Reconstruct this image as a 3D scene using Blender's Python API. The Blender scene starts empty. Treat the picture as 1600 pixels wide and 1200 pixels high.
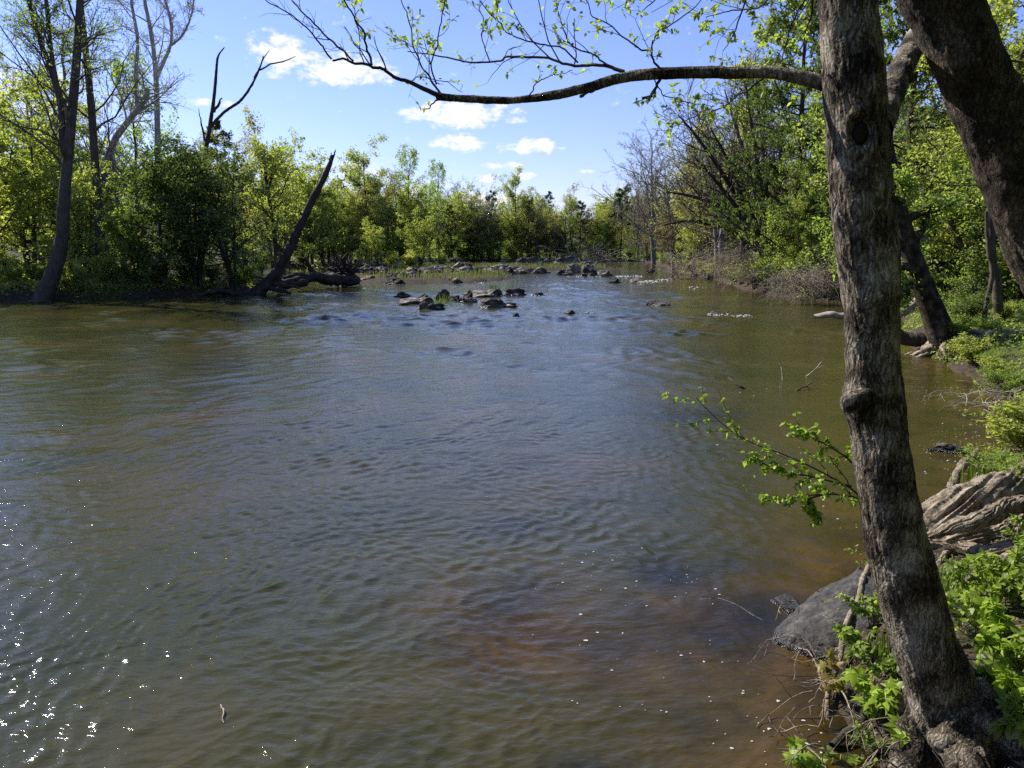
import bpy, math, random
import numpy as np
from mathutils import Vector

# ------------------------------------------------------------------ camera, world, sun
S = bpy.context.scene
COL = S.collection
R = math.radians
CAMZ, PITCH, FPX = 2.8, R(10.4), 1155.0
cam_d = bpy.data.cameras.new('camera')
cam = bpy.data.objects.new('camera', cam_d)
COL.objects.link(cam)
cam_d.sensor_width = 36
cam_d.lens = FPX / 1600 * 36
cam_d.clip_start, cam_d.clip_end = 0.05, 5000
cam.location = (0, 0, CAMZ)
cam.rotation_euler = (math.pi / 2 - PITCH, 0, 0)
S.camera = cam
SUN_AZ, SUN_EL = R(-54), R(38)          # azimuth from +Y, positive to +X
sun_dir = Vector((math.sin(SUN_AZ) * math.cos(SUN_EL), math.cos(SUN_AZ) * math.cos(SUN_EL), math.sin(SUN_EL)))
S.view_settings.view_transform = 'Standard'
S.view_settings.look = 'None'
S.view_settings.exposure = 0.84
S.view_settings.gamma = 1
cy = S.cycles
cy.use_denoising = False
cy.max_bounces = 10
cy.diffuse_bounces = 6
cy.glossy_bounces = 3
cy.transmission_bounces = 7
cy.transparent_max_bounces = 6
cy.sample_clamp_indirect = 4
cy.caustics_reflective = False
cy.caustics_refractive = False


def ray(px, py):
    cx, cyy = (px - 800) / FPX, (py - 600) / FPX
    c, s = math.cos(PITCH), math.sin(PITCH)
    return np.array([cx, c - cyy * s, -(s + cyy * c)])


def at(px, py, Y):
    d = ray(px, py)
    return np.array([0, 0, CAMZ]) + d * (Y / d[1])


def onz(px, py, z=0.0):
    d = ray(px, py)
    return np.array([0, 0, CAMZ]) + d * ((z - CAMZ) / d[2])


def path(pts, Y0, Y1=None):
    Y1 = Y0 if Y1 is None else Y1
    n = len(pts)
    return np.array([at(p[0], p[1], Y0 + (Y1 - Y0) * i / max(1, n - 1)) for i, p in enumerate(pts)])


def build_world():
    w = bpy.data.worlds.new('World')
    S.world = w
    w.use_nodes = True
    nt = w.node_tree
    nt.nodes.clear()
    N, L = nt.nodes.new, nt.links.new
    sky = N('ShaderNodeTexSky')
    sky.sky_type = 'NISHITA'
    sky.sun_disc = False
    sky.sun_elevation = SUN_EL
    sky.sun_rotation = SUN_AZ
    sky.air_density = 1.15
    sky.dust_density = 0.1
    sky.ozone_density = 4.0
    tc = N('ShaderNodeTexCoord')
    nz = N('ShaderNodeTexNoise')
    nz.inputs['Scale'].default_value = 48
    nz.inputs['Detail'].default_value = 9
    nz.inputs['Roughness'].default_value = 0.62
    mp = N('ShaderNodeMapping')
    mp.inputs['Scale'].default_value = (1, 1, 1.7)
    L(tc.outputs['Generated'], mp.inputs['Vector'])
    L(mp.outputs['Vector'], nz.inputs['Vector'])

    def M(op, a, b=None, c=None):
        m = N('ShaderNodeMath')
        m.operation = op
        for i, v in enumerate((a, b, c)):
            if v is None:
                continue
            if isinstance(v, (int, float)):
                m.inputs[i].default_value = v
            else:
                L(v, m.inputs[i])
        return m.outputs[0]

    def dot(v):
        n = N('ShaderNodeVectorMath')
        n.operation = 'DOT_PRODUCT'
        L(tc.outputs['Generated'], n.inputs[0])
        n.inputs[1].default_value = tuple(v)
        return n.outputs['Value']
    # (px, py, half-width, half-height, weight): small fair-weather cumulus, by direction
    clouds = [(435, 85, 46, 30, 1.0), (530, 108, 80, 26, 1.0), (600, 118, 40, 10, .8), (715, 178, 88, 21, 1.0), (805, 188, 22, 6, .7), (722, 222, 40, 13, 1.0),
              (825, 230, 46, 13, 1.0), (850, 224, 18, 9, .9), (792, 260, 34, 7, .95), (768, 278, 22, 7, .9), (818, 274, 20, 7, .8), (760, 312, 60, 14, .8),
              (675, 228, 12, 5, .5), (920, 268, 16, 4, .4), (330, 160, 34, 9, .4), (60, 150, 90, 40, .62), (950, 312, 26, 10, .55), (560, 270, 70, 24, .4), (640, 300, 40, 18, .5),
              (1900, -300, 160, 70, 1.0), (-500, 120, 200, 70, .9)]
    acc = None
    for (px, py, hw, hh, wt) in clouds:
        d = ray(px, py)
        ln = np.linalg.norm(d)
        d = d / ln
        e1 = np.cross(d, [0, 0, 1.0])
        e1 /= np.linalg.norm(e1)
        e2 = np.cross(e1, d)
        u = dot(e1 * FPX * ln / hw)
        v = dot(e2 * FPX * ln / hh)
        front = M('GREATER_THAN', dot(d), 0.3)
        blob = M('SUBTRACT', wt, M('ADD', M('MULTIPLY', u, u), M('MULTIPLY', v, v)))
        blob = M('MULTIPLY', M('MAXIMUM', blob, -1.0), 1.0)
        blob = M('SUBTRACT', blob, M('MULTIPLY', M('SUBTRACT', 1.0, front), 5.0))
        acc = blob if acc is None else M('MAXIMUM', acc, blob)
    f = M('ADD', acc, M('MULTIPLY', M('SUBTRACT', nz.outputs['Fac'], 0.5), 5.4))
    mr = N('ShaderNodeMapRange')
    mr.interpolation_type = 'SMOOTHSTEP'
    mr.inputs['From Min'].default_value = -0.35
    mr.inputs['From Max'].default_value = 1.05
    L(f, mr.inputs['Value'])
    bg = N('ShaderNodeBackground')
    bg.inputs['Strength'].default_value = 0.080
    mx = N('ShaderNodeMix')
    mx.data_type = 'RGBA'
    L(mr.outputs['Result'], mx.inputs[0])
    tint = N('ShaderNodeMix')
    tint.data_type = 'RGBA'
    tint.blend_type = 'MULTIPLY'
    tint.inputs[0].default_value = 1
    L(sky.outputs['Color'], tint.inputs[6])
    tint.inputs[7].default_value = (1.02, .935, 1.32, 1)
    L(tint.outputs[2], mx.inputs[6])
    mx.inputs[7].default_value = (7.6, 7.6, 7.8, 1)
    L(mx.outputs[2], bg.inputs['Color'])
    out = N('ShaderNodeOutputWorld')
    L(bg.outputs[0], out.inputs[0])


build_world()
sd = bpy.data.lights.new('sun', 'SUN')
sd.energy = 5.0
sd.angle = R(0.53)
sd.color = (1.0, 0.955, 0.88)
so = bpy.data.objects.new('sun', sd)
COL.objects.link(so)
so.rotation_euler = sun_dir.to_track_quat('Z', 'Y').to_euler()

# ------------------------------------------------------------------ helpers
rng = np.random.default_rng(7)


def _hash(ix, iy, iz, seed):
    h = (ix.astype(np.int64) * 374761393 + iy.astype(np.int64) * 668265263 + iz.astype(np.int64) * 2147483647 + seed * 974634777) & 0xFFFFFFFF
    h = ((h ^ (h >> 13)) * 1274126177) & 0xFFFFFFFF
    h = h ^ (h >> 16)
    return (h & 0xFFFFFF) / float(0xFFFFFF)


def vnoise(p, seed=0):
    """value noise in [-1,1] at points p (n,3)"""
    p = np.asarray(p, float)
    f = np.floor(p)
    i = f.astype(np.int64)
    t = p - f
    t = t * t * (3 - 2 * t)
    r = 0
    for dx in (0, 1):
        wx = t[:, 0] if dx else 1 - t[:, 0]
        for dy in (0, 1):
            wy = t[:, 1] if dy else 1 - t[:, 1]
            for dz in (0, 1):
                wz = t[:, 2] if dz else 1 - t[:, 2]
                r = r + wx * wy * wz * _hash(i[:, 0] + dx, i[:, 1] + dy, i[:, 2] + dz, seed)
    return r * 2 - 1


def fbm(p, oct=4, seed=0, gain=.5):
    a, r, q = 1.0, 0, np.asarray(p, float)
    for k in range(oct):
        r = r + a * vnoise(q, seed + k * 17)
        q = q * 2.03 + 3.1
        a *= gain
    return r


class MB:
    """collects vertices and faces with a material index"""

    def __init__(self):
        self.v, self.f, self.n = [], [], 0

    def add(self, v, f, mat=0, smooth=True):
        v = np.asarray(v, float).reshape(-1, 3)
        f = np.asarray(f, np.int64)
        if len(v) == 0 or len(f) == 0:
            return self
        self.v.append(v)
        self.f.append((f + self.n, mat, smooth))
        self.n += len(v)
        return self

    def merge(self, o, xf=None):
        off = self.n
        for v in o.v:
            self.v.append(v if xf is None else xf(v))
        for f, m, s in o.f:
            self.f.append((f + off, m, s))
        self.n += o.n
        return self

    def mesh(self, name, mats):
        me = bpy.data.meshes.new(name)
        V = np.concatenate(self.v) if self.v else np.zeros((0, 3))
        me.vertices.add(len(V))
        me.vertices.foreach_set('co', V.astype(np.float32).ravel())
        loops = np.concatenate([f.ravel() for f, _, _ in self.f])
        tot = np.concatenate([np.full(len(f), f.shape[1]) for f, _, _ in self.f])
        mi = np.concatenate([np.full(len(f), m) for f, m, _ in self.f])
        sm = np.concatenate([np.full(len(f), s) for f, _, s in self.f])
        me.loops.add(len(loops))
        me.loops.foreach_set('vertex_index', loops.astype(np.int32))
        me.polygons.add(len(tot))
        start = np.concatenate([[0], np.cumsum(tot)[:-1]])
        me.polygons.foreach_set('loop_start', start.astype(np.int32))
        me.polygons.foreach_set('material_index', mi.astype(np.int32))
        me.polygons.foreach_set('use_smooth', sm.astype(bool))
        for m in mats if isinstance(mats, (list, tuple)) else [mats]:
            me.materials.append(m)
        me.update(calc_edges=True)
        return me

    def build(self, name, mats, parent=None):
        o = bpy.data.objects.new(name, self.mesh(name, mats))
        COL.objects.link(o)
        if parent is not None:
            o.parent = parent
        return o


def tag(o, label=None, cat=None, group=None, kind=None):
    for k, v in (('label', label), ('category', cat), ('group', group), ('kind', kind)):
        if v:
            o[k] = v
    return o


def empty(name, loc=(0, 0, 0)):
    o = bpy.data.objects.new(name, None)
    o.empty_display_size = .2
    o.location = tuple(loc)
    COL.objects.link(o)
    return o


def norm(v):
    return v / np.maximum(np.linalg.norm(v, axis=-1, keepdims=True), 1e-9)


def tubes(P, Rr, sides):
    """P (B,n,3), Rr (B,n) -> verts, quads; closed to a narrow tip"""
    B, n, _ = P.shape
    T = np.empty_like(P)
    T[:, 1:-1] = P[:, 2:] - P[:, :-2]
    T[:, 0] = P[:, 1] - P[:, 0]
    T[:, -1] = P[:, -1] - P[:, -2]
    T = norm(T)
    ref = np.where(np.abs(T[:, :1, 2:3]) < .9, np.array([0, 0, 1.0]), np.array([1.0, 0, 0]))
    U = np.empty_like(P)
    u = norm(np.cross(T[:, 0], ref[:, 0]))
    for k in range(n):
        u = norm(u - T[:, k] * np.sum(u * T[:, k], -1, keepdims=True))
        U[:, k] = u
    W = np.cross(T, U)
    a = np.arange(sides) * 2 * math.pi / sides
    V = P[:, :, None] + Rr[:, :, None, None] * (np.cos(a)[None, None, :, None] * U[:, :, None] + np.sin(a)[None, None, :, None] * W[:, :, None])
    b = np.arange(B)[:, None, None] * n * sides
    k = np.arange(n - 1)[None, :, None] * sides
    j = np.arange(sides)[None, None, :]
    j2 = (j + 1) % sides
    q = np.stack([b + k + j, b + k + j2, b + k + sides + j2, b + k + sides + j], -1).reshape(-1, 4)
    return V.reshape(-1, 3), q


def resample(P, n):
    """smooth catmull-rom resample of a polyline"""
    P = np.asarray(P, float)
    m = len(P)
    if m == 2:
        t = np.linspace(0, 1, n)[:, None]
        return P[0] * (1 - t) + P[1] * t
    Q = np.concatenate([[2 * P[0] - P[1]], P, [2 * P[-1] - P[-2]]])
    t = np.linspace(0, m - 1 - 1e-9, n)
    i = t.astype(int)
    f = (t - i)[:, None]
    a, b, c, d = Q[i], Q[i + 1], Q[i + 2], Q[i + 3]
    return .5 * ((2 * b) + (c - a) * f + (2 * a - 5 * b + 4 * c - d) * f ** 2 + (3 * b - a - 3 * c + d) * f ** 3)


def tube1(mb, P, rad, n=None, sides=8, mat=0, wob=0.0, seed=0, rough=0.0, groove=None):
    """one branch along pixel or world points; rad = (r0, r1) or a list"""
    n = n or max(6, len(P) * 4)
    Q = resample(P, n)
    r = np.interp(np.linspace(0, 1, n), np.linspace(0, 1, len(rad)), rad)
    if wob:
        ln = np.cumsum(np.r_[0, np.linalg.norm(np.diff(Q, axis=0), axis=1)])
        for k in range(3):
            Q[:, k] += wob * fbm(np.stack([ln / max(ln[-1], .01) * 6, np.full(n, k * 9.1), np.full(n, seed * 3.3)], 1), 3, seed + k) * np.minimum(1, np.arange(n) / 3)
    v, q = tubes(Q[None], r[None], sides)
    if rough:
        rr = np.repeat(r, sides)[:, None]
        c = np.repeat(Q, sides, axis=0)
        d = norm(v - c)
        v = v + d * rr * rough * fbm(v / np.mean(r) * .7, 3, seed)[:, None]
        if groove:
            ln = np.repeat(np.cumsum(np.r_[0, np.linalg.norm(np.diff(Q, axis=0), axis=1)]), sides) / np.mean(r)
            an = np.tile(np.arange(sides) * 2 * math.pi / sides, n) + .25 * ln
            u = np.stack([np.cos(an) * groove[1], np.sin(an) * groove[1], ln * .22], 1)
            g1 = 1 - 2 * np.abs(vnoise(u + .18 * fbm(u * .6, 2, seed + 5)[:, None], seed + 3))
            g2 = 1 - 2 * np.abs(vnoise(u * 2.7, seed + 4))
            v = v + d * rr * groove[0] * (g1 + .45 * g2)[:, None]
    mb.add(v, q, mat)
    # end cap
    base = len(v) - sides
    tip = Q[-1] + norm(Q[-1] - Q[-2]) * r[-1] * .4
    f = np.array([[j, (j + 1) % sides, sides] for j in range(sides)])
    mb.add(np.vstack([v[base:], tip]), f, mat, False)
    return Q, r


def grow(P, Rr, count, t, ang, ln, rg, up=.1, wig=.15, pts=5, ratio=.5, rtip=.15, rmax=9, droop=0, fall=.6, rmin=.003):
    """children of branches P (B,n,3): vectorised"""
    B, n, _ = P.shape
    idx = np.repeat(np.arange(B), count)
    K = len(idx)
    tt = np.tile((np.arange(count) + .5) / count, B) + rg.uniform(-.5, .5, K) / count
    tt = t[0] + (t[1] - t[0]) * np.clip(tt, 0, 1)
    x = tt * (n - 1)
    i = np.clip(x.astype(int), 0, n - 2)
    f = (x - i)[:, None]
    p0 = P[idx, i] * (1 - f) + P[idx, i + 1] * f
    T = norm(P[idx, i + 1] - P[idx, i])
    rp = Rr[idx, i] * (1 - f[:, 0]) + Rr[idx, i + 1] * f[:, 0]
    rv = rg.normal(size=(K, 3))
    perp = norm(rv - T * np.sum(rv * T, -1, keepdims=True))
    a = np.radians(rg.uniform(ang[0], ang[1], K))[:, None]
    d = norm(np.cos(a) * T + np.sin(a) * perp + np.array([0, 0, up]))
    plen = np.linalg.norm(np.diff(P, axis=1), axis=2).sum(1)[idx]
    L = (ln * plen if ln < 1 else np.full(K, ln)) * (1 - fall * (tt - t[0]) / max(t[1] - t[0], .01)) * rg.uniform(.45, 1.45, K)
    Q = np.empty((K, pts, 3))
    Q[:, 0] = p0
    step = (L / (pts - 1))[:, None]
    for k in range(1, pts):
        d = norm(d + rg.normal(size=(K, 3)) * wig + np.array([0, 0, up * .4 - droop * k / pts]))
        Q[:, k] = Q[:, k - 1] + d * step
    r0 = np.clip(rp * ratio, rmin, rmax)
    rr = r0[:, None] * np.linspace(1, rtip, pts)[None]
    return Q, np.maximum(rr, rmin * .8)


def leaf_quads(c, size, rg, up=.5, aspect=.6, dirs=None, fold=.12):
    """rhombic leaves, one quad each"""
    K = len(c)
    nrm = norm(rg.normal(size=(K, 3)) + np.array([0, 0, up]))
    d = rg.normal(size=(K, 3)) if dirs is None else dirs + rg.normal(size=(K, 3)) * .35
    d = norm(d - nrm * np.sum(d * nrm, -1, keepdims=True))
    s = np.cross(nrm, d)
    sz = (size * rg.uniform(.45, 1.5, K))[:, None]
    a = c - d * sz * .5
    b = c + d * sz * .5
    l = c + s * sz * aspect * .5 + nrm * sz * fold
    r = c - s * sz * aspect * .5 + nrm * sz * fold
    V = np.stack([a, r, b, l], 1).reshape(-1, 3)
    return V, np.arange(K * 4).reshape(K, 4)


def leaf_blades(c, d, size, rg, width=.55, up=.6, droop=.25):
    """near leaves: eight-point blade folded along its midrib"""
    K = len(c)
    d = norm(d)
    nrm = norm(rg.normal(size=(K, 3)) * .5 + np.array([0, 0, up]))
    nrm = norm(nrm - d * np.sum(d * nrm, -1, keepdims=True))
    s = np.cross(nrm, d)
    sz = (size * rg.uniform(.65, 1.25, K))[:, None]
    prof = [(0, 0), (.25, .36), (.5, .5), (.78, .28), (1, 0)]
    V = []
    for (t, w) in prof:
        mid = c + d * sz * t - np.array([0, 0, 1]) * sz * droop * t * t
        V.append(mid)
    for sg in (1, -1):
        for (t, w) in prof[1:-1]:
            mid = c + d * sz * t - np.array([0, 0, 1]) * sz * droop * t * t
            V.append(mid + sg * s * sz * w * width + nrm * sz * .10 * w)
    V = np.stack(V, 1).reshape(-1, 3)
    o = (np.arange(K) * 11)[:, None]
    q = np.array([[1, 2, 6, 5], [2, 3, 7, 6], [2, 1, 8, 9], [3, 2, 9, 10]])
    t3 = np.array([[0, 1, 5], [3, 4, 7], [1, 0, 8], [4, 3, 10]])
    return V, (o[:, None] + q[None]).reshape(-1, 4), (o[:, None] + t3[None]).reshape(-1, 3)


def lobed_leaves(c, d, size, rg, up=.8):
    """five-lobed star leaves, fan round the centre"""
    K = len(c)
    d = norm(d)
    nrm = norm(rg.normal(size=(K, 3)) * .35 + np.array([0, -.25, up]))
    d = norm(d - nrm * np.sum(d * nrm, -1, keepdims=True))
    s = np.cross(nrm, d)
    sz = (size * rg.uniform(.7, 1.2, K))[:, None]
    pr = [(0, -.30), (.16, -.34), (.50, -.22), (.22, 0), (.56, .34), (.20, .24), (0, .66), (-.20, .24), (-.56, .34), (-.22, 0), (-.50, -.22), (-.16, -.34)]
    V = [c]
    for (x, y) in pr:
        rr = x * x + y * y
        V.append(c + s * sz * x + d * sz * y - nrm * sz * rr * .55)
    V = np.stack(V, 1).reshape(-1, 3)
    m = len(pr)
    o = (np.arange(K) * (m + 1))[:, None, None]
    t3 = np.array([[0, 1 + k, 1 + (k + 1) % m] for k in range(m)])
    return V, (o + t3[None]).reshape(-1, 3)


# ------------------------------------------------------------------ materials
def new_mat(name):
    m = bpy.data.materials.new(name)
    m.use_nodes = True
    nt = m.node_tree
    nt.nodes.clear()
    return m, nt, nt.nodes.new, nt.links.new


def ramp(N, stops):
    r = N('ShaderNodeValToRGB')
    e = r.color_ramp.elements
    while len(e) < len(stops):
        e.new(.5)
    for el, (p, c) in zip(e, stops):
        el.position = p
        el.color = (*c, 1)
    return r


def leaf_mat(name, stops, trans=.6, gloss=.025, tint=(1.35, 1.5, .85)):
    m, nt, N, L = new_mat(name)
    g = N('ShaderNodeNewGeometry')
    oi = N('ShaderNodeObjectInfo')
    ad = N('ShaderNodeMath')
    ad.operation = 'MULTIPLY_ADD'
    L(g.outputs['Random Per Island'], ad.inputs[0])
    ad.inputs[1].default_value = .75
    mo = N('ShaderNodeMath')
    mo.operation = 'MULTIPLY'
    L(oi.outputs['Random'], mo.inputs[0])
    mo.inputs[1].default_value = .25
    L(mo.outputs[0], ad.inputs[2])
    r = ramp(N, stops)
    L(ad.outputs[0], r.inputs[0])
    df = N('ShaderNodeBsdfDiffuse')
    tr = N('ShaderNodeBsdfTranslucent')
    gl = N('ShaderNodeBsdfGlossy')
    gl.inputs['Roughness'].default_value = .5
    L(r.outputs[0], df.inputs['Color'])
    mu = N('ShaderNodeMix')
    mu.data_type = 'RGBA'
    mu.blend_type = 'MULTIPLY'
    mu.inputs[0].default_value = 1
    L(r.outputs[0], mu.inputs[6])
    mu.inputs[7].default_value = (*tint, 1)
    L(mu.outputs[2], tr.inputs['Color'])
    a = N('ShaderNodeMixShader')
    a.inputs[0].default_value = trans
    L(df.outputs[0], a.inputs[1])
    L(tr.outputs[0], a.inputs[2])
    b = N('ShaderNodeMixShader')
    b.inputs[0].default_value = gloss
    L(a.outputs[0], b.inputs[1])
    L(gl.outputs[0], b.inputs[2])
    o = N('ShaderNodeOutputMaterial')
    L(b.outputs[0], o.inputs[0])
    return m


def bark_mat(name, stops, scale=6, stretch=.18, bump=.5, rough=.9, dist=.03, moss=None):
    m, nt, N, L = new_mat(name)
    tc = N('ShaderNodeTexCoord')
    mp = N('ShaderNodeMapping')
    mp.inputs['Scale'].default_value = (1, 1, stretch)
    L(tc.outputs['Object'], mp.inputs[0])
    n1 = N('ShaderNodeTexNoise')
    n1.inputs['Scale'].default_value = scale
    n1.inputs['Detail'].default_value = 8
    n1.inputs['Roughness'].default_value = .68
    L(mp.outputs[0], n1.inputs['Vector'])
    n2 = N('ShaderNodeTexNoise')
    n2.inputs['Scale'].default_value = scale * .35
    n2.inputs['Detail'].default_value = 4
    L(tc.outputs['Object'], n2.inputs['Vector'])
    mm = N('ShaderNodeMath')
    mm.operation = 'MULTIPLY_ADD'
    L(n1.outputs['Fac'], mm.inputs[0])
    mm.inputs[1].default_value = .65
    m2 = N('ShaderNodeMath')
    m2.operation = 'MULTIPLY'
    L(n2.outputs['Fac'], m2.inputs[0])
    m2.inputs[1].default_value = .35
    L(m2.outputs[0], mm.inputs[2])
    r = ramp(N, stops)
    L(mm.outputs[0], r.inputs[0])
    bs = N('ShaderNodeBsdfPrincipled')
    bs.inputs['Roughness'].default_value = rough
    bs.inputs['Specular IOR Level'].default_value = .25
    L(r.outputs[0], bs.inputs['Base Color'])
    bp = N('ShaderNodeBump')
    bp.inputs['Strength'].default_value = bump
    bp.inputs['Distance'].default_value = dist
    L(n1.outputs['Fac'], bp.inputs['Height'])
    L(bp.outputs[0], bs.inputs['Normal'])
    o = N('ShaderNodeOutputMaterial')
    L(bs.outputs[0], o.inputs[0])
    return m


def plate_bark(name, stops, scale=60, stretch=.28, bump=1.0, dist=.012):
    """fissured bark: small elongated plates between dark cracks"""
    m, nt, N, L = new_mat(name)
    tc = N('ShaderNodeTexCoord')
    n0 = N('ShaderNodeTexNoise')
    n0.inputs['Scale'].default_value = 14
    n0.inputs['Detail'].default_value = 3
    L(tc.outputs['Object'], n0.inputs['Vector'])
    mxv = N('ShaderNodeMix')
    mxv.data_type = 'VECTOR'
    mxv.inputs[0].default_value = .06
    L(tc.outputs['Object'], mxv.inputs[4])
    L(n0.outputs['Color'], mxv.inputs[5])
    mp = N('ShaderNodeMapping')
    mp.inputs['Scale'].default_value = (1, 1, stretch)
    L(mxv.outputs[1], mp.inputs[0])
    vo = N('ShaderNodeTexVoronoi')
    vo.feature = 'DISTANCE_TO_EDGE'
    vo.inputs['Scale'].default_value = scale
    L(mp.outputs[0], vo.inputs['Vector'])
    n1 = N('ShaderNodeTexNoise')
    n1.inputs['Scale'].default_value = scale * 1.6
    n1.inputs['Detail'].default_value = 8
    n1.inputs['Roughness'].default_value = .7
    L(mp.outputs[0], n1.inputs['Vector'])
    n2 = N('ShaderNodeTexNoise')
    n2.inputs['Scale'].default_value = 5
    n2.inputs['Detail'].default_value = 5
    L(tc.outputs['Object'], n2.inputs['Vector'])

    def M(op, a, b, c=None):
        q = N('ShaderNodeMath')
        q.operation = op
        for i, v in enumerate((a, b, c)):
            if v is None:
                continue
            if isinstance(v, (int, float)):
                q.inputs[i].default_value = v
            else:
                L(v, q.inputs[i])
        return q.outputs[0]
    edge = M('MINIMUM', M('MULTIPLY', vo.outputs['Distance'], 4.5), 1.0)
    h = M('MULTIPLY_ADD', edge, .35, M('MULTIPLY', n1.outputs['Fac'], 1.1))
    col = M('MULTIPLY_ADD', edge, .14, M('MULTIPLY_ADD', n1.outputs['Fac'], .85, M('MULTIPLY', M('SUBTRACT', n2.outputs['Fac'], .5), 1.0)))
    r = ramp(N, stops)
    L(col, r.inputs[0])
    bs = N('ShaderNodeBsdfPrincipled')
    bs.inputs['Roughness'].default_value = .9
    bs.inputs['Specular IOR Level'].default_value = .2
    L(r.outputs[0], bs.inputs['Base Color'])
    bp = N('ShaderNodeBump')
    bp.inputs['Strength'].default_value = bump
    bp.inputs['Distance'].default_value = dist
    L(h, bp.inputs['Height'])
    L(bp.outputs[0], bs.inputs['Normal'])
    o = N('ShaderNodeOutputMaterial')
    L(bs.outputs[0], o.inputs[0])
    return m


def rock_mat(name, stops, scale=2.2, bump=.6, dist=.05, rough=.85):
    m, nt, N, L = new_mat(name)
    tc = N('ShaderNodeTexCoord')
    n1 = N('ShaderNodeTexNoise')
    n1.inputs['Scale'].default_value = scale
    n1.inputs['Detail'].default_value = 10
    n1.inputs['Roughness'].default_value = .65
    L(tc.outputs['Object'], n1.inputs['Vector'])
    vo = N('ShaderNodeTexVoronoi')
    vo.inputs['Scale'].default_value = scale * 2.4
    vo.feature = 'DISTANCE_TO_EDGE'
    L(tc.outputs['Object'], vo.inputs['Vector'])
    r = ramp(N, stops)
    L(n1.outputs['Fac'], r.inputs[0])
    bs = N('ShaderNodeBsdfPrincipled')
    bs.inputs['Roughness'].default_value = rough
    # wet dark band just above the water level
    ge = N('ShaderNodeNewGeometry')
    sx = N('ShaderNodeSeparateXYZ')
    L(ge.outputs['Position'], sx.inputs[0])
    jit = N('ShaderNodeMath')
    jit.operation = 'MULTIPLY_ADD'
    L(n1.outputs['Fac'], jit.inputs[0])
    jit.inputs[1].default_value = -.10
    L(sx.outputs['Z'], jit.inputs[2])
    wet = N('ShaderNodeMapRange')
    wet.inputs['From Min'].default_value = -.03
    wet.inputs['From Max'].default_value = .03
    L(jit.outputs[0], wet.inputs['Value'])
    wm = N('ShaderNodeMix')
    wm.data_type = 'RGBA'
    wm.blend_type = 'MULTIPLY'
    wm.inputs[0].default_value = 1
    wr = ramp(N, [(0, (.32, .31, .27)), (1, (1, 1, 1))])
    L(wet.outputs[0], wr.inputs[0])
    L(r.outputs[0], wm.inputs[6])
    L(wr.outputs[0], wm.inputs[7])
    L(wm.outputs[2], bs.inputs['Base Color'])
    rr = N('ShaderNodeMapRange')
    rr.inputs['To Min'].default_value = .25
    rr.inputs['To Max'].default_value = rough
    L(wet.outputs[0], rr.inputs['Value'])
    L(rr.outputs[0], bs.inputs['Roughness'])
    ml = N('ShaderNodeMath')
    ml.operation = 'MULTIPLY_ADD'
    mi = N('ShaderNodeMath')
    mi.operation = 'MINIMUM'
    L(vo.outputs['Distance'], mi.inputs[0])
    mi.inputs[1].default_value = .06
    L(mi.outputs[0], ml.inputs[0])
    ml.inputs[1].default_value = 1.2
    L(n1.outputs['Fac'], ml.inputs[2])
    bp = N('ShaderNodeBump')
    bp.inputs['Strength'].default_value = bump
    bp.inputs['Distance'].default_value = dist
    L(ml.outputs[0], bp.inputs['Height'])
    L(bp.outputs[0], bs.inputs['Normal'])
    o = N('ShaderNodeOutputMaterial')
    L(bs.outputs[0], o.inputs[0])
    return m


LF = {
    'yellow': leaf_mat('leaf_yellow_green', [(0, (.20, .22, .055)), (.5, (.33, .35, .08)), (1, (.46, .46, .12))]),
    'bright': leaf_mat('leaf_bright_green', [(0, (.16, .21, .045)), (.5, (.27, .33, .068)), (1, (.39, .44, .10))]),
    'mid': leaf_mat('leaf_mid_green', [(0, (.12, .165, .035)), (.5, (.20, .26, .052)), (1, (.29, .35, .08))]),
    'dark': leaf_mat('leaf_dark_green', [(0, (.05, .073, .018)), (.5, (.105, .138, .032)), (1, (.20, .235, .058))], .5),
    'pine': leaf_mat('leaf_conifer', [(0, (0.018, 0.039, 0.018)), (.6, (0.038, 0.068, 0.027)), (1, (0.075, 0.105, 0.038))], .15),
    'olive': leaf_mat('leaf_olive_bud', [(0, (.19, .17, .065)), (.5, (.28, .26, .085)), (1, (.36, .35, .11))]),
    'brown': leaf_mat('leaf_brown_bud', [(0, (.15, .115, .07)), (.6, (.23, .175, .10)), (1, (.29, .25, .12))], .4),
    'lime': leaf_mat('leaf_fresh_lime', [(0, (.16, .24, .02)), (.5, (.26, .36, .035)), (1, (.36, .44, .06))], .45),
    'amber': leaf_mat('leaf_young_amber', [(0, (.20, .13, .035)), (.5, (.27, .20, .05)), (1, (.30, .28, .06))], .45),
    'grass': leaf_mat('grass_blade', [(0, (.07, .11, .015)), (.5, (.11, .17, .02)), (1, (.19, .22, .045))], .35),
    'straw': leaf_mat('dry_grass_blade', [(0, (.10, .10, .03)), (.5, (.17, .15, .05)), (1, (.24, .20, .09))], .3),
    'litter': leaf_mat('dead_leaf', [(0, (.07, .045, .025)), (.5, (.15, .10, .055)), (1, (.27, .20, .12))], .1, .04, (1, 1, 1)),
}
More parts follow.
